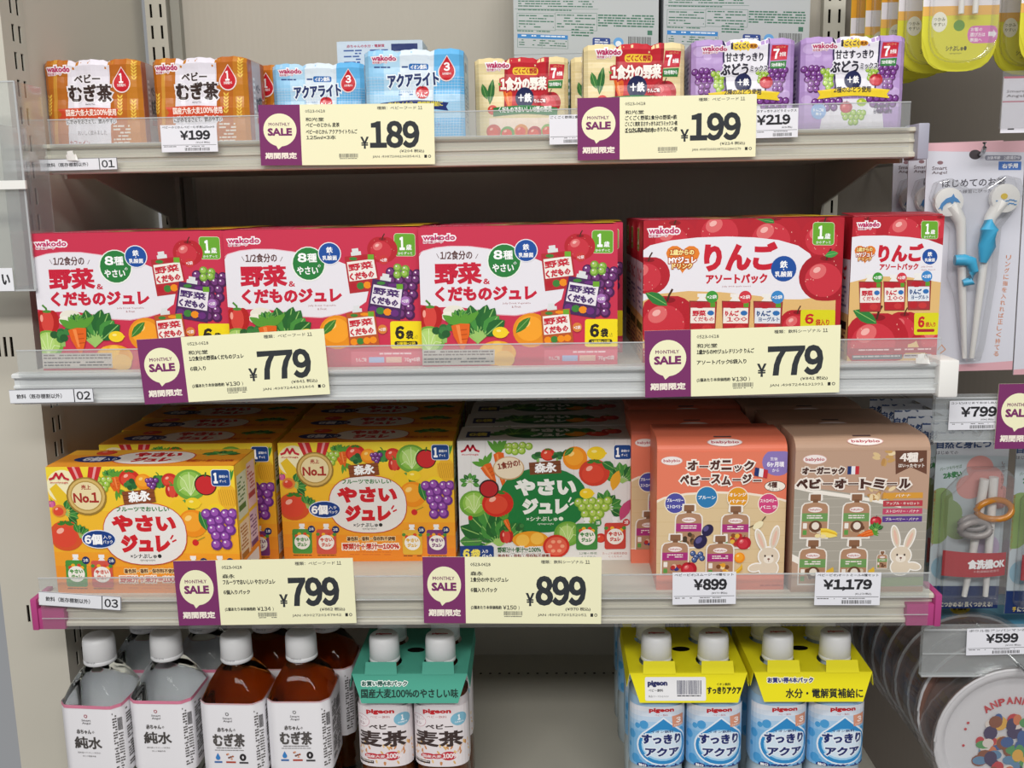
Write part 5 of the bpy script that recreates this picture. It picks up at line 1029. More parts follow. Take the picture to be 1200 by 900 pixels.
def bottle(label, grp, liquid, tea, x, y, z, rz=0):
    r = tag(empty('water_bottle' if not tea else 'tea_bottle', (x, y, z), rz), label, 'bottle', grp); R = .0335
    mb = MB(); rings = []
    for rr, zz, c in ((.026, .0, .4), (R-.002, .004, .4), (R-.0005, .012, .42), (R-.003, .03, .42), (R-.0008, .034, .42), (R-.003, .05, .42), (R-.0008, .054, .42), (R, .064, .42), (R, .142, .42), (R-.001, .148, .44), (.0265, .162, .52), (.0185, .175, .58), (.0135, .1805, .6), (.0125, .183, .6), (.0125, .19, .6)): rings.append(oct_(rr, zz, c))
    mb.loft(rings); mb.build('bottle_body', liquid, r, smooth=True)
    lb = MB(); e = .0006; lb.loft([oct_(R+e, .066), oct_(R+e, .1405), oct_(R+e-.0002, .1475, .43)], cap=False); lb.build('wrap_label', LABELM, r, smooth=True)
    if not tea: MB().loft([oct_(R+e+.0002, .1440, .425), oct_(R+e, .1476, .43)], cap=False).build('label_band', mat('pink_band', 'd07b95', .4), r)
    else: MB().loft([oct_(R+e+.0002, .1462, .43), oct_(R+e, .1476, .43)], cap=False).build('label_band', mat('dusty_band', 'c9a4a8', .4), r)
    LA[tea].build('label_print', PRINT, r, place=lambda u, v_, n: ((u-.0265)*.96, -R-e-.0003-n, .0775+v_))
    c_ = R*(1-.42*.62); q_ = .7071; L_ = (R-c_)/q_
    SA.build('label_side_print', PRINT, r, place=lambda u, v_, n: (c_+(.0006+u*(L_-.001)/.030)*q_+(e+.0004+n)*q_, -R+(.0006+u*(L_-.001)/.030)*q_-(e+.0004+n)*q_, .070+v_*.8))
    SA.build('label_side_print', PRINT, r, place=lambda u, v_, n: (R+e+.0004+n, -c_+.003+u*1.4, .070+v_*.8))
    cm = cap_mesh(.0165, .029); o = cm.build('cap', CAPM, r, smooth=True); o.location = (0, 0, BH-.029)
    ca = Art((0, 0), (100, 0), (100, 30), (0, 30), .012, .003); ca.text('2025 03 18', 2, 4, 98, 26, '6a6a70', 0)
    ca.build('date_stamp', PRINT, o, place=lambda u, v_, n: (.0169*math.sin((u-.006)/.0165-.15), -.0169*math.cos((u-.006)/.0165-.15)-n, .0032+v_))
    return r
LA = {False: water_label(False), True: water_label(True)}; SA = bottle_side_art()
gw = 'clear water bottles'; gm = 'brown barley tea bottles'
wb = bottle('clear water bottle with a pink banded label, front left', gw, WATER, False, -.4155, .056, S4, -.08)
clone(wb, -.3465, .066, S4, 'clear water bottle with a pink banded label, front right of the pair', -.03)
clone(wb, -.3990, .137, S4, 'clear water bottle behind the front left one', -.05); clone(wb, -.3300, .137, S4, 'clear water bottle behind the front right one', 0)
tb = bottle('brown barley tea bottle, left of the front pair', gm, TEA, True, -.2680, .060, S4, -.03)
clone(tb, -.1985, .064, S4, 'brown barley tea bottle, right of the front pair', .0)
clone(tb, -.2570, .138, S4, 'brown tea bottle behind the left front one', 0); clone(tb, -.1885, .138, S4, 'brown tea bottle behind the right front one', 0)

# four-packs in a card carrier
def art_mugi():
    a = Art((118, 540), (412, 540), (412, 890), (118, 890), .0575, .0685)
    a.rect(110, 540, 420, 890, 'e7e0e2', 6)
    random.seed(9)
    for k in range(46): x = random.uniform(120, 410); y = random.uniform(765, 880)+20*abs(x-265)/150*-1; a.ell(x, y, 4.5, 12, ('dcae6a', 'e8c48a', 'c98a5a', 'e2b8a0')[k % 4], rot=random.uniform(-.7, .7), n=8)
    a.text('pigeon', 190, 552, 316, 584, 'c8242c', .14); a.text('ベビー飲料', 208, 590, 296, 604, 'a84a4a', .0)
    a.ell(352, 615, 40, 38, '7fb8cf'); a.text('1', 344, 590, 358, 622, 'ffffff', .1); a.text('か月頃から', 330, 628, 374, 638, 'ffffff', .04)
    a.ell(163, 627, 40, 37, 'c98a9a'); a.ell(163, 627, 38, 35, 'eee6e8'); a.text('やさしい', 134, 606, 194, 622, '8a5a6a', .0); a.text('甘み', 146, 632, 180, 650, '8a5a6a', .0)
    a.text('ベビー', 200, 640, 322, 668, '3f3230', .1); a.text('麦茶', 146, 680, 370, 772, '3f3230', .09)
    a.ell(208, 828, 36, 17, 'c23440'); a.ell(250, 828, 30, 15, 'c23440'); a.ell(300, 826, 36, 26, 'c23440'); a.text('国産大麦', 180, 820, 268, 838, 'f6eaea', .06); a.text('100%', 272, 810, 342, 840, 'f6eaea', .1)
    a.rect(130, 855, 216, 872, '3a2e2c', 1); a.fill(134, 858, 212, 869, 1, 'd8d0cc', .9); return a
def art_sukkiri():
    a = Art((140, 540), (442, 540), (442, 900), (140, 900), .0575, .0685)
    for i, c in enumerate(('e3e6ee', 'd7e1ee', 'c4d8ec', 'abcdea', '90c0e6', '7cb6e2')): a.rect(130, 540+i*30, 450, 960, c, 6)
    for x, y, r in ((225, 650, 22), (195, 660, 14), (165, 720, 22), (150, 790, 12), (185, 860, 24), (400, 690, 16), (430, 760, 22), (205, 880, 18), (425, 880, 20), (250, 880, 12)): a.ell(x, y, r*.9, r*1.15, '4a9cd4')
    def dr(cx, cy, r, col): pts = [(cx, cy-r*1.42)]+[(cx+r*math.cos(math.radians(q)), cy+r*math.sin(math.radians(q))) for q in range(-42, 223, 13)]; a.poly(pts, col)
    dr(312, 772, 120, 'e6eef6'); dr(312, 772, 112, '2f8ac8'); a.ell(312, 770, 98, 94, '9fd0f0'); a.ell(312, 768, 92, 84, 'd6e8f6')
    a.text('pigeon', 247, 548, 360, 578, 'c8242c', .14); a.text('ベビー飲料', 274, 584, 332, 596, 'b04a52', .0)
    a.poly([(350, 598), (410, 592), (414, 660), (354, 664)], 'd8957a'); a.text('3', 370, 608, 396, 642, 'fdf4ee', .1); a.text('か月頃から', 360, 648, 408, 658, 'fdf4ee', .03)
    a.text('イオン飲料', 257, 680, 358, 696, '22356e', .06); a.text('すっきり', 216, 704, 396, 762, '1f2a6a', .1, 'e6f0fa', .1); a.text('アクア', 232, 784, 386, 836, '1f2a6a', .1, 'e6f0fa', .1)
    a.ell(220, 896, 26, 18, '22307a'); a.text('糖分', 202, 884, 238, 908, 'ffffff', .05); a.text('70%オフ', 248, 886, 430, 930, '22307a', .12); return a
GLB = mat('grey_bottle_plastic', 'b9cad4', .15, .5)
LBM = [mat('cream_label_film', 'e2dadc', .35), mat('blue_label_film', 'a9cbe6', .35)]
def minibottle(parent, x, y, art, bodym, capart):
    b = MB(); rx, ry = .0287, .0265
    b.loft([ring(rx*q, ry*q, z, p) for q, z, p in ((.85, 0, 3), (1, .006, 3), (1, .055, 3), (.97, .06, 3), (.97, .068, 3), (1, .073, 3), (1, .135, 3), (.97, .148, 2.8), (.75, .164, 2.4), (.5, .174, 2), (.46, .182, 2))])
    r = b.build('bottle', bodym, parent, smooth=True); r.location = (x, y, 0)
    ts = [k/18 for k in range(19)]; ang = [-PI+ (PI)*t for t in ts]      # half of the superellipse, unrolled by arc length
    pr = [(rx*math.copysign(abs(math.cos(a))**(2/3), math.cos(a)), -ry*abs(math.sin(a))**(2/3)) for a in [-PI+.02+(PI-.04)*k/60 for k in range(61)]]
    arc = [0]
    for k in range(60): arc.append(arc[-1]+math.dist(pr[k], pr[k+1]))
    mid = arc[-1]/2; us = [.0575*k/16 for k in range(17)]; tab = [(float(np.interp(mid+(u-.02875)*1.17, arc, [p[0] for p in pr])), float(np.interp(mid+(u-.02875)*1.17, arc, [p[1] for p in pr]))) for u in us]
    def wr(u, v_, n):
        xx = float(np.interp(u, us, [t[0] for t in tab])); yy = float(np.interp(u, us, [t[1] for t in tab])); k = 1+(.0012+n)/.0265
        return (xx*k, yy*k, .0720+v_)
    MB().loft([ring(rx+.0004, ry+.0004, z, 3) for z in (.0715, .0725, .135)]+[ring(rx*.97+.0004, ry*.97+.0004, .1485, 2.8)], cap=False).build('wrap_label', LBM[art is SUK], r, smooth=True)
    art.build('label_print', PRINT, r, place=wr, cuts=(us[1:-1], [.063]))
    cm = cap_mesh(.0158, .029); c = cm.build('cap', CAPM, r, smooth=True); c.location = (0, 0, .181)
    ca = Art((0, 0), (100, 0), (100, 30), (0, 30), .019, .0055); ca.text('pigeon', 6, 2, 94, 28, 'b8303a', .14)
    ca.build('cap_print', PRINT, c, place=lambda u, v_, n: (u-.0095, -.003+v_, .0292+n)); return r
def flat4(pts3, thick=.0005):
    P = [Vector(p) for p in pts3]; n = (P[1]-P[0]).cross(P[3]-P[0]).normalized()*thick
    return MB().add([tuple(p) for p in P]+[tuple(p+n) for p in P], [(0, 1, 2, 3), (7, 6, 5, 4), (0, 4, 5, 1), (1, 5, 6, 2), (2, 6, 7, 3), (3, 7, 4, 0)])
def fourpack(name, label, grp, bottle_art, bodym, card, flapart, x, y, rz=0, dark='20302c'):
    r = tag(empty(name, (x, y, S4), rz), label, 'bottle pack', grp)
    for sy in (0, 1):
        for sx in (-1, 1): minibottle(r, sx*.0300, sy*.054, bottle_art, bodym, None)
    zt = .1785; hw = .0605; yf = -.028; yb = .084; fh = .030
    top = MB(); n = 10
    # top panel with four neck holes: built as a grid strip pattern around round holes
    bm = bmesh.new(); seg = 20
    outer = []
    def cell(x0, x1, y0_, y1_, cx, cy, rr):
        P = []
        for k in range(seg):
            t = 2*PI*k/seg+PI/4; c, s_ = math.cos(t), math.sin(t); m_ = max(abs(c), abs(s_))
            ex = cx+(c/m_)*((x1-cx) if c > 0 else (cx-x0)); ey = cy+(s_/m_)*((y1_-cy) if s_ > 0 else (cy-y0_)); P.append(((ex, ey), (cx+rr*c, cy+rr*s_)))
        for k in range(seg):
            (a0, b0), (a1, b1) = P[k], P[(k+1) % seg]; top.add([(a0[0], a0[1], zt), (a1[0], a1[1], zt), (b1[0], b1[1], zt), (b0[0], b0[1], zt)], [(0, 1, 2, 3)])
    for sx in (-1, 1):
        for sy in (0, 1): cell(-hw if sx < 0 else 0, 0 if sx < 0 else hw, yf if sy == 0 else .028, .028 if sy == 0 else yb, sx*.030, sy*.054, .0182)
    top.build('top_panel', card, r)
    flat4([(-hw, yf, zt), (hw, yf, zt), (hw-.010, yf-.006, zt-fh), (-hw+.010, yf-.006, zt-fh)], -.0004).build('front_flap', card, r)
    flapart.build('flap_print', PAPER, r, place=lambda u, v_, n: (u-hw, yf-.006*(1-v_/fh)-.0006-n, zt-fh+v_))
    for sx in (-1, 1):
        flat4([(sx*.030-.017, yf-.0008, zt-.0008), (sx*.030+.017, yf-.0008, zt-.0008), (sx*.030+.016, yf+.0035, zt+.0115), (sx*.030-.016, yf+.0035, zt+.0115)]).build('raised_tab', card, r)
        flat4([(sx*hw, yf, zt), (sx*hw, yb, zt), (sx*(hw+.001), yb, zt-.014), (sx*(hw+.0025), yf+.002, zt-.016)]).build('side_flap', card, r)
    MB().loft([ring(.0095, .0055, 0, 2, 16), ring(.0095, .0055, .0004, 2, 16)]).build('finger_hole_shade', mat('hole_shade_black', '14120f', .9, 0), r).location = (0, .027, zt+.0002)  # no cut-out: flat oval with the hole's shade painted near-black
    return r
TEAL = mat('teal_card', '4fa58f', .5, .3); YC = mat('yellow_card', 'e9de1c', .5, .3)
def flap_art(kind):
    if kind == 'teal':
        a = Art((110, 410), (705, 405), (705, 547), (110, 547), .121, .030); a.text('お買い得4本パック', 158, 441, 390, 466, '2c5a50', .1, 'e8f4ee', .14); a.text('国産大麦100%のやさしい味', 152, 478, 652, 522, '243c36', .06); return a
    if kind == 'code':
        a = Art((110, 400), (748, 400), (748, 540), (110, 540), .121, .030); a.rrect(192, 418, 522, 530, 8, 'e6e6e8'); a.text('pigeon', 206, 434, 314, 466, '2c3060', .14); a.text('ベビー飲料', 210, 474, 290, 488, '2c2c30', .06); a.text('商品コード 1026060', 210, 504, 320, 514, '2c2c30', 0)
        a.barcode(366, 434, 498, 500, '2c3050'); a.fill(366, 504, 498, 514, 1, '2c2c30', .9); a.text('イオン飲料', 580, 446, 656, 459, '3a3a1a', .04); a.text('すっきりアクア', 528, 464, 714, 498, '2a2c20', .1); return a
    a = Art((60, 400), (700, 400), (700, 540), (60, 540), .121, .030); a.text('お買い得4本パック', 132, 424, 380, 450, '2c3080', .1, 'f4f2d0', .14); a.text('水分・電解質補給に', 230, 476, 648, 522, '26282a', .05); return a
MUG, SUK = art_mugi(), art_sukkiri()
TEAB = mat('amber_bottle', '5a3018', .12, .5)
tpk = fourpack('tea_four_pack', 'four-pack of barley tea bottles in a teal card carrier', None, MUG, TEAB, TEAL, flap_art('teal'), -.0775, .0585, 0)
gk = 'blue bottle four-packs in yellow carriers'
k1 = fourpack('ion_drink_four_pack', 'yellow carrier four-pack with a white barcode label on its flap', gk, SUK, GLB, YC, flap_art('code'), .2120, .0585, .0)
k2 = fourpack('ion_drink_four_pack', 'yellow carrier four-pack at the right without a barcode label', gk, SUK, GLB, YC, flap_art('plain'), .3400, .0600, 0)
clone(k1, .2120, .214, S4, 'yellow carrier four-pack behind the barcode labelled one', 0); clone(k2, .3400, .216, S4, 'yellow carrier four-pack behind the right hand one', 0)

# ================================================================== RIGHT BAY (hook displays) AND LEFT NEIGHBOUR
RX = lambda x, y, Y: PY(x, y, Y)
def hook(x, z, y0_, y1_, label):
    o = MB().tube([(0, y1_-y0_, 0), (0, .012, 0), (0, .004, .001), (0, 0, .006), (0, .001, .011)], .0022, 10).build('display_hook', METAL, None, smooth=True); o.location = (x, y0_, z); tag(o, label, 'hook', 'chrome display hooks'); return o
# -- learning chopsticks, grey-lilac card
YK = .120
CW, CH = .0985, .236
def art_chop():
    a = Art((1083, 166), (1191, 161), (1187, 434), (1081, 430), CW, CH, 'd3d4de').src(940, 0, 3.6)
    a.rect(480, 560, 920, 628, 'dfb3bb', 3); a.ell(703, 640, 24, 20, '4a4448')
    a.text('Smart', 536, 688, 594, 704, '6a5c60', .1); a.text('Angel', 536, 708, 594, 724, '6a5c60', .1); a.ell(567, 674, 12, 8, '8a6a70', n=8)
    a.rrect(742, 642, 890, 664, 9, '8a8c9a'); a.text('対象年齢', 752, 646, 804, 660, 'e8e8f0', .04); a.text('2歳頃から', 818, 640+4, 884, 660, 'e8e8f0', .04)
    a.rect(798, 668, 890, 704, '4f78c0', 1); a.text('右手用', 812, 676, 876, 696, 'ffffff', .08)
    a.text('はじめてのお箸', 576, 738, 828, 774, '5a5860', .05); a.text('お箸の練習にぴったり!', 600, 784, 802, 800, '6a6870', .02)
    a.src(940, 220, 3.4615)
    x = 820; t = 'リングに指を入れれば正しく持てる'
    for i, ch in enumerate(t): a.text(ch if ch != 'ー' else '｜', x-9-i*2.2, 262+i*26.5, x+11-i*2.2, 282+i*26.5, 'c9773a', .03)
    a.rect(470, 705, 900, 760, 'd9a9b2', 3); a.line([(560, 640), (575, 620), (590, 640), (570, 655)], 3, 'd08a4a'); return a
ca_ = art_chop()
def dolphin(mbx, s_=1):
    pts = [(-.011, -.006), (-.009, -.001), (-.004, .004), (.002, .006), (.004, .009), (.0055, .0055), (.009, .003), (.012, -.001), (.009, -.0005), (.005, .0005), (.003, -.0025), (.001, .0), (-.003, -.001), (-.007, -.0045), (-.008, -.0095), (-.0095, -.0065), (-.0125, -.0075)]
    return [(x*s_, z*s_) for x, z in pts]
def chop_pack(label, x, y, z, group='chopstick packs on the hook'):
    r = tag(empty('chopstick_pack', (x, y, z)), label, 'chopstick pack', group)
    MB().box(-CW/2, CW/2, 0, .0012, 0, CH).build('backing_card', mat('lilac_card', 'd3d4de', .45), r)
    ca_.build('card_print', PRINT, r, place=lambda u, v_, n: (u-CW/2, -.0003-n, v_))
    # chopsticks with round animal heads
    for s_, hx, hz in ((-1, -.0290, .177), (1, .0275, .179)):
        o = MB().loft([[(hx+.0145*math.cos(2*PI*k/28), yy, hz+.0145*math.sin(2*PI*k/28)) for k in range(28)] for yy in (-.0120, -.0040)]).build('chopstick_head', WHITEP, r, bevel=.001)
        if s_ < 0: MB().prism_y([(hx+a*.9, hz+b*.9) for a, b in dolphin(None)], -.0128, -.0121).build('dolphin_mark', mat('dolphin_blue', '2f86c6', .4), o)
        else:
            w_ = MB()
            for q, zz in enumerate((-.003, -.0065)):
                for k in range(8): xx = -.010+k*.0026; w_.box(hx+xx, hx+xx+.0026, -.0126, -.0121, hz+zz+.0008*math.sin(k*1.5), hz+zz+.0008*math.sin(k*1.5)+.0011)
            w_.build('wave_mark', mat('dolphin_blue', '2f86c6', .4), o); MB().loft([[(hx-.002+.0035*math.cos(2*PI*k/12), yy, hz+.002+.003*math.sin(2*PI*k/12)) for k in range(12)] for yy in (-.0126, -.0121)]).build('sun_mark', mat('sun_yellow', 'e2c22c', .4), o)
    st = MB(); st.tube([(-.0255, -.008, .174), (-.0160, -.008, .158), (-.0145, -.008, .15), (-.0105, -.008, .09), (-.0045, -.008, .015)], [.0075, .0060, .0050, .0040, .0024], 10); st.build('chopstick', WHITEP, r, smooth=True)
    st = MB(); st.tube([(.0250, -.008, .176), (.0145, -.008, .160), (.0125, -.008, .15), (.0085, -.008, .09), (.0030, -.008, .015)], [.0075, .0060, .0050, .0040, .0024], 10); st.build('chopstick', WHITEP, r, smooth=True)
    BL = mat('ring_blue', '3fa3cc', .35)
    MB().tube([(.0110, -.012, .158), (.0120, -.013, .148), (.0105, -.013, .132), (.0075, -.012, .115)], [.004, .0088, .0088, .004], 12).build('finger_ring', BL, r, smooth=True)
    MB().tube([(-.0210, -.012, .118), (-.012, -.013, .118), (-.005, -.013, .116), (-.0015, -.012, .106), (-.004, -.012, .096), (-.012, -.012, .094)], [.0055, .006, .006, .005, .0055, .0035], 12).build('finger_ring', BL, r, smooth=True)
    # blister dome
    bl = MB(); sh = [(-.046, .182), (-.042, .197), (-.028, .201), (-.010, .190), (.008, .190), (.026, .202), (.041, .198), (.045, .184), (.036, .166), (.024, .15), (.022, .10), (.014, .03), (.010, .012), (-.004, .012), (-.008, .03), (-.016, .08), (-.024, .10), (-.024, .15), (-.038, .164)]
    bl.prism_y(sh, -.0145, 0).build('blister', BLISTER, r, bevel=.002); return r
ctr = (PY(1083, 434, YK)+PY(1187, 434, YK))/2
cpk = chop_pack('lilac card chopstick pack with dolphin head, frontmost on its hook', .5030, YK, .0)
cz = PY(1187, 434, YK)[2]; cpk.location = (PY(1186, 434, YK)[0]-CW/2, YK, cz); cpk.rotation_euler = (0, -.015, 0)
bx = cpk.location[0]
clone(cpk, bx-.002, YK+.045, cz+.003, 'lilac card chopstick pack, second on the hook'); clone(cpk, bx-.004, YK+.085, cz+.004, 'lilac card chopstick pack, third on the hook')
clone(cpk, bx+.1, YK, cz-.004, 'lilac card chopstick pack cut off by the right edge')
hook(bx, cz+CH-.012, YK-.012, .45, 'chrome hook holding the lilac chopstick packs'); hook(bx+.1, cz+CH-.016, YK-.012, .45, 'chrome hook at the far right')
# small white tag holder at the top right
def art_smarttag():
    a = Art((0, 0), (30, 0), (30, 63), (0, 63), .05, .052, 'e6e4ec'); a.line([(0, 1), (30, 1)], 1.2, 'c8506a'); a.line([(0, 28), (30, 28)], .8, 'c87a8a'); a.text('Smart', 2, 15, 12, 18, '6a5c60', .1); a.text('Angel', 2, 20, 12, 24, '6a5c60', .1); a.fill(4, 58, 28, 61, 1, '4a4a4a', .8); return a
p = PY(1172, 156, .06); r = tag(empty('product_tag', (p[0]+.025, .06, p[2])), 'white hook tag with a pink line at the top right edge', 'tag')
MB().box(-.025, .025, 0, .0008, 0, .052).build('card', WHITEP, r); art_smarttag().build('printed_face', PAPER, r, place=lambda u, v_, n: (u-.025, -.0003-n, v_)); MB().box(-.027, .028, -.002, -.0014, .004, .057).build('clear_sleeve', BLISTER, r)
# -- yellow training chopstick packs at the top
YW, YHh = .0765, .16
def art_yellow_pack():
    a = Art((480, -300), (845, -300), (830, 298), (484, 298), YW, YHh, 'd9d53a').src(0, 0, 1)
    a.clipit = True; a.rect(430, -320, 900, 20, 'e9a62c', 3); a.rect(430, 0, 900, 75, 'e9e6ea', 3); a.rect(430, 66, 900, 100, 'e8b45a', 2)
    a.rrect(602, -80, 850, 28, 8, 'f2efe8'); a.text('エジソン', 640, -60, 800, -18, '4a3a1a', .1) if False else None; a.text('「できた!」に一番近い箸', 634, 8, 812, 24, '3a3226', .06)
    a.ell(562, 122, 36, 36, 'ecebd8'); a.text('つかみ', 536, 106, 588, 120, '6a6a4a', .03); a.text('やすい', 536, 124, 588, 138, '6a6a4a', .03)
    a.rrect(694, 138, 834, 200, 28, 'd878b8'); a.text('お箸の', 708, 144, 762, 158, 'fae8f4', .06); a.text('選び方は', 706, 162, 776, 177, 'fae8f4', .06); a.text('裏面へ', 706, 181, 762, 195, 'fae8f4', .06); a.poly([(790, 160), (812, 160), (812, 152), (828, 168), (812, 184), (812, 176), (790, 176)], 'f6f0f6')
    a.ell(654, 136, 26, 20, '6a9a3a'); a.text('シナぷしゅ●', 598, 208, 694, 226, '4a4a2a', .06); a.text('synapusyu', 616, 232, 670, 238, '4a4a2a', 0)
    a.ell(650, 290, 250, 26, 'c9c62e') if False else None; return a
ya_ = art_yellow_pack()
def ypack(label, x, y, z):
    r = tag(empty('yellow_chopstick_pack', (x, y, z)), label, 'chopstick pack', 'yellow chopstick packs on the upper hooks')
    pr = []
    for k in range(13): t = PI+PI*k/12; pr.append((YW/2*math.copysign(abs(math.cos(t))**.7, math.cos(t)), .036+.036*math.sin(t)*abs(math.sin(t))**-.2 if abs(math.sin(t)) > 1e-6 else .036))
    pr += [(YW/2, YHh), (-YW/2, YHh)]
    MB().prism_y(pr, 0, .0010).build('backing_card', mat('lime_card', 'cfca2c', .45), r)
    def cl(u, v_, n):
        xx = u-YW/2; q = min(1, abs(xx)/(YW/2)); lim = .036-.036*(1-q**2.8)**.5 if v_ < .036 else 0
        return (xx, -.0003-n, max(v_, lim))
    ya_.build('card_print', PRINT, r, place=cl)
    MB().prism_y([(x_*.86, .008+z_*.94) for x_, z_ in pr], -.016, -.0002).build('blister', BLISTER, r, bevel=.003)
    for q in (-.003, .011): MB().tube([(q, -.008, .105), (q, -.008, .055)], [.0035, .0028], 10).build('chopstick', WHITEP, r, smooth=True)
    return r
yz = PY(1120, 84, .14)
YX = (PY(1073, 40, .14)[0]+PY(1176, 40, .14)[0])/2
yp = ypack('lime and orange chopstick pack, frontmost at the top', YX, .14, yz[2])
for j, n in enumerate(('second', 'third', 'fourth', 'rearmost')): clone(yp, YX-.003*(j+1)-.006, .14+.045*(j+1), yz[2]+.004, 'lime and orange pack, %s on the upper hook' % n)
clone(yp, YX+.098, .14, yz[2]+.001, 'lime and orange pack at the top right edge'); clone(yp, YX+.094, .19, yz[2]+.001, 'lime and orange pack second on the right hook')
# -- combination chopstick packs
MWd, MH = .0755, .197
def art_combi():
    a = Art((1086, 500), (1178, 497), (1177, 713), (1085, 713), MWd, MH, 'b9c4c9').src(940, 440, 3.4615)
    a.ell(740, 400, 70, 60, 'd99a94'); a.ell(660, 430, 60, 50, 'd99a94'); a.ell(790, 470, 60, 50, 'd99a94'); a.ell(700, 350, 60, 50, 'd99a94'); a.ell(560, 540, 75, 60, '8aa36a'); a.ell(520, 610, 60, 60, '8aa36a'); a.ell(620, 600, 60, 50, '8aa36a'); a.ell(540, 480, 50, 45, '8aa36a')
    a.ell(760, 680, 50, 50, 'b9a8c4'); a.ell(560, 770, 50, 50, '8fb0c0')
    a.rect(496, 165, 850, 300, 'c6c9cf', 3); a.text('正しく', 500, 175, 620, 215, '2f4672', .08); a.text('自然と身につく', 504, 236, 776, 272, '2f4672', .08); a.text('はじめての', 504, 284, 600, 298, '5a5a62', .04)
    a.text('パーツを外せば', 524, 345, 620, 360, '5a7a5a', .03, rot=-.15); a.text('2本使い', 540, 368, 622, 394, '3a7a4a', .12, rot=-.15)
    for i, ch in enumerate('しっかり持てる'): a.text(ch, 796, 322+i*17, 810, 336+i*17, '7a4a44', .02)
    for i, ch in enumerate('指位置がわかるくるくるリング'): a.text(ch, 502, 445+i*17, 514, 459+i*17, 'a0603a', .02)
    a.rect(500, 848, 840, 950, '1f3468', 2); a.src(940, 660, 3.75); a.rect(560, 150, 890, 206, '1f3468', 3); a.text('につかめる! 長くつかえる!', 604, 168, 862, 192, 'e8e4d0', .08); a.text('手', 580, 168, 600, 190, 'e8c84a', .08)
    return a
cb_ = art_combi()
def combi(label, x, y, z):
    r = tag(empty('training_chopstick_pack', (x, y, z)), label, 'chopstick pack', 'training chopstick packs below the 799 tag')
    MB().box(-MWd/2, MWd/2, 0, .0010, 0, MH).build('backing_card', mat('bluegrey_card', 'b9c4c9', .45), r)
    cb_.build('card_print', PRINT, r, place=lambda u, v_, n: (u-MWd/2, -.0003-n, v_))
    MB().tube([(.010, -.010, .148), (.003, -.010, .065), (-.003, -.010, .018)], [.0048, .0040, .0028], 10).build('chopstick', WHITEP, r, smooth=True)
    MB().tube([(.0195, -.010, .150), (.0195, -.010, .065), (.0195, -.010, .018)], [.0048, .0040, .0028], 10).build('chopstick', WHITEP, r, smooth=True)
    tor = MB()
    def torus(cx, cz, rx, rz_, yy, rr): tor.tube([(cx+rx*math.cos(2*PI*k/20), yy+.002*math.sin(2*PI*k/10), cz+rz_*math.sin(2*PI*k/20)) for k in range(21)], rr, 8)
    torus(.0185, .117, .018, .0105, -.018, .0035); tor.build('amber_ring', mat('amber_plastic', 'd98f2c', .15, trans=.35), r, smooth=True)
    tor = MB(); torus(.0, .096, .015, .008, -.018, .004); torus(-.002, .102, .013, .007, -.016, .003); tor.build('grey_ring', mat('grey_plastic', '9a9492', .25, trans=.2), r, smooth=True)
    lb = MB(); n = 12
    pts = [(-.030+.0665*k/n, -.0195+.006*(2*k/n-1)**2) for k in range(n+1)]
    lb.add([(x_, y_, .043) for x_, y_ in pts]+[(x_, y_, .0715-.003*(k/n)) for k, (x_, y_) in enumerate(pts)], [(k, k+1, n+2+k, n+1+k) for k in range(n)]); o = lb.build('red_sleeve', mat('red_sleeve', 'b52733', .35), r)
    t = Art((545, 675), (808, 690), (808, 812), (545, 790), .0665, .0285); t.src(0, 0, 1); t.text('食洗機OK', 636, 722, 800, 766, 'ffffff', .12); t.text('＊乾燥機能使用可', 662, 772, 774, 783, 'f0c8c8', 0)
    t.build('sleeve_print', PRINT, o, place=lambda u, v_, n_: (-.030+u, -.0195+.006*(2*u/.0665-1)**2-.0006-n_, .043+v_)); 
    MB().prism_y([(-.031, .012), (.037, .012), (.037, .152), (.030, .160), (-.005, .160), (-.031, .130)], -.0215, -.0002).build('blister', BLISTER, r, bevel=.003)
    return r
mp = PY(1086, 713, .10); cmb = combi('training chopstick pack with an amber ring and red sleeve', mp[0]+MWd/2, .10, mp[2])
for j, n in enumerate(('second', 'third', 'fourth', 'fifth', 'rearmost')): clone(cmb, mp[0]+MWd/2-.003*(j+1), .10+.034*(j+1), mp[2]+.002, 'training chopstick pack, %s on its hook' % n)
clone(cmb, mp[0]+MWd/2+.0835, .10, mp[2]-.006, 'training chopstick pack cut off at the right edge, beside the red sleeved one')
hook(mp[0]+MWd/2, mp[2]+MH-.002, .085, .45, 'chrome hook above the red sleeved pack')
# price holders in the right bay
def holder(name, label, xl, yt, yb_, Y, w_):
    a = PY(xl, yt, Y); b = PY(xl, yb_, Y); h = a[2]-b[2]; r = tag(empty(name, (a[0]+w_/2, Y, b[2])), label, 'price holder', 'clear price holders in the right bay')
    MB().box(-w_/2, w_/2, 0, .0008, 0, h).box(-w_/2, w_/2, -.006, -.0052, 0, h*.93).build('clear_strip', CLEAR, r)
    MB().box(-w_/2, w_/2, -.007, .001, -.0006, .0006).box(-w_/2, w_/2, -.007, -.0045, h*.93, h*.93+.001).box(-w_/2, w_/2, -.0065, -.0055, h*.45, h*.45+.0007).build('strip_edge', CLEARE, r); return r, h
holder('clear_price_holder', 'clear price holder with the 799 yen tag', 1094, 462, 516, .055, .20)
holder('clear_price_holder', 'wide clear price holder above the round bowl', 1080, 732, 789, .035, .20)
place_tag((1111, 470), (1172, 469), (1111, 504), .047, 'small white tag beside the cut off purple sale card', 'コンビ)はじめておはしBLUE', '¥799', '862', (.22, .92))
place_tag((1132, 737), (1206, 735), (1132, 768), .027, 'small white tag in the wide clear holder above the bowl', 'ボウル缶アンパンマン20', '¥599', '646', (.30, .82))
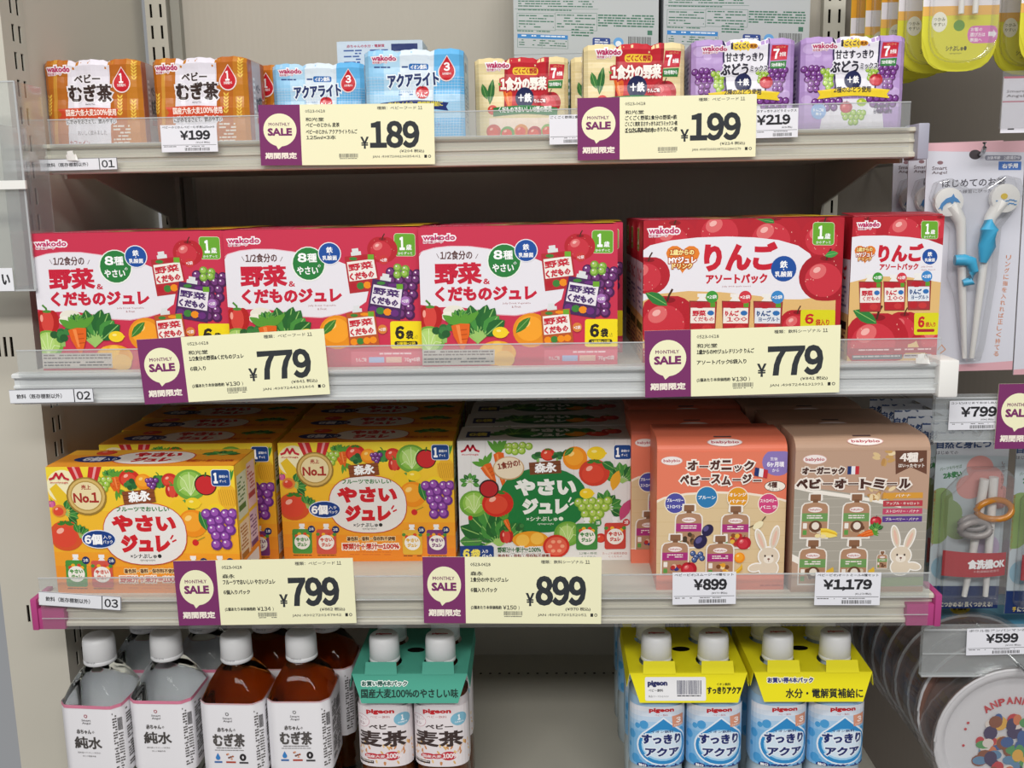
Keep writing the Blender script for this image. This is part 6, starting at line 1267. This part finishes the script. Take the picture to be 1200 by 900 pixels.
place_sale((1167, 450), (1377, 448), (1165, 526), .043, 'monthly sale card cut off at the right edge', price='', tax='', brand='コンビ', lines=['はじめて'], unit=['', ''], jan='', right='')
# -- bowls in poly bags
def art_bowl():
    a = Art((-100, -100), (100, -100), (100, 100), (-100, 100), .156, .156); 
    t = 'ANPANMAN'
    for i, ch in enumerate(t): q = math.radians(-90-38+76*i/7); x, y = 70*math.cos(q), 70*math.sin(q); a.text(ch, x-5.5, y-6.5, x+5.5, y+6.5, ('c8303a', 'd0404a')[i % 2], .12, rot=q+PI/2)
    random.seed(21); cols = ('4f9a56', '3a2a5a', 'c8303a', 'e8b040', '8a4a2a', 'd87a4a', '2f5a9a', 'e6dcd4', '5a8ab0')
    for k in range(60):
        q = random.uniform(0, 2*PI); d = 60*math.sqrt(random.random()); a.ell(d*math.cos(q), 10+d*math.sin(q)*.86, random.uniform(7, 13), random.uniform(7, 13), cols[k % 9], n=14)
    for q in (-2.9, -2.75, -.3, 3.0): a.ell(78*math.cos(q), 78*math.sin(q), 2.4, 2.4, ('e87a30', 'c8303a')[k % 2], n=8)
    return a
def bowl(label, x, y, z, R_=.0745, front=True, fm=None):
    r = tag(empty('childrens_bowl', (x, y, z)), label, 'bowl', 'bowls hanging in poly bags')
    n = 44; mb = MB()
    pr = [(R_, 0), (R_, -.002), (R_*.96, -.0028), (R_*.9, -.001), (R_*.86, .003), (.0001, .004)]
    mb.loft([[(q*math.cos(2*PI*k/n), yy, q*math.sin(2*PI*k/n)) for k in range(n)] for q, yy in pr], cap=False); mb.build('bowl_face', fm or mat('bowl_white', 'dddcdf', .3), r, smooth=True)
    MB().tube([(R_*math.cos(2*PI*k/n), -.001, R_*math.sin(2*PI*k/n)) for k in range(n+1)], .0016, 8).build('bowl_rim', mat('bowl_white', 'dddcdf', .3), r, smooth=True)
    mb = MB(); mb.loft([[(q*math.cos(2*PI*k/n), yy, q*math.sin(2*PI*k/n)) for k in range(n)] for q, yy in ((R_, 0), (R_*1.005, .0015), (R_*.93, .012), (R_*.7, .024), (.0001, .025))], cap=False); mb.build('bowl_back', mat('bowl_brown', '7a4a34', .4), r, smooth=True)
    if front: AB.build('face_print', PRINT, r, place=lambda u, v_, n_: ((u-.078)*.80, .0025-n_, (v_-.078)*.80))
    n = 30
    bag = MB(); bag.prism_y([((R_+.006)*math.cos(2*PI*k/n), (R_+.006)*math.sin(2*PI*k/n)) for k in range(n)], -.0045, .027); bag.build('poly_bag', BLISTER, r, smooth=True, bevel=.0); return r
AB = art_bowl()
pc = PY(1186, 868, .03)
bw = bowl('round white bowl with coloured spots and red lettering, frontmost', pc[0], .03, pc[2], R_=.079)
bw2 = bowl('second bowl behind the white lettered one', pc[0]-.009, .06, pc[2]+.018, R_=.077, front=False, fm=mat('bowl_brown', '7a4a34', .4))
for j in range(1, 7): clone(bw2, pc[0]-.006-.003*j, .03+.030*(j+1), pc[2]+.018+.002*j, ('second bowl behind the white lettered one', 'third bowl along the hook', 'fourth bowl along the hook', 'fifth bowl along the hook', 'sixth bowl along the hook', 'seventh bowl along the hook', 'rearmost bowl on the hook')[j])
hook(pc[0], pc[2]+.085, .0, .45, 'chrome hook over the bowls')
# -- blue card pack between
p = PY(1098, 740, .12); a = Art((0, 0), (120, 0), (120, 20), (0, 20), .12, .05, '6fa3b8'); a.ell(28, 5, 12, 4, 'd8c22c'); a.text('おでかけ', 20, 3, 36, 7, '3a3a1a', .1); a.rect(0, 9, 120, 20, '4a8aa8', 2)
r = tag(empty('blue_card_pack', (p[0]+.06, .13, p[2]-.012)), 'blue card pack with a yellow oval behind the 599 yen holder', 'card pack'); MB().box(-.06, .06, 0, .004, 0, .05).build('backing_card', mat('blue_card', '6fa3b8', .45), r); a.build('card_print', PRINT, r, place=lambda u, v_, n_: (u-.06, -.0003-n_, v_))
# -- clear leaflet holder on the left neighbour
p0 = PY(42, 340, .03); p1 = PY(22, 95, .03)
r = tag(empty('clear_leaflet_box', (p0[0]-.06, .03, p0[2])), 'clear acrylic box at the left edge with a white label', 'display box')
h = p1[2]-p0[2]; MB().box(-.06, .06, 0, .0012, 0, h).box(.0588, .06, 0, .05, 0, h).box(-.06, .06, 0, .05, 0, .0012).box(.04, .0412, .0, .05, 0, h*.8).build('acrylic_walls', CLEAR, r)
MB().box(.0586, .0604, -.0004, .0014, 0, h).box(-.06, .06, -.0006, .0014, h-.0008, h+.0006).box(-.06, .06, -.0006, .0014, -.0008, .0008).build('acrylic_edge', CLEARE, r)
a_ = PY(0, 222, .028); b_ = PY(42, 211, .028)
MB().box(-.06, .0625, -.004, -.001, a_[2]-p0[2], b_[2]-p0[2]).build('white_bar', WHITEP, r)
q0 = PY(17, 341, .028); q1 = PY(16, 315, .028); t = Art((0, 0), (40, 0), (40, 26), (0, 26), .032, .0225, 'e6e7ec'); t.text('い', 26, 7, 36, 19, '2c2c30', .1)
t.build('white_label', PAPER, r, place=lambda u, v_, n_: (q0[0]-(p0[0]-.06)-.032+u, -.0020-n_, q0[2]-p0[2]+v_))
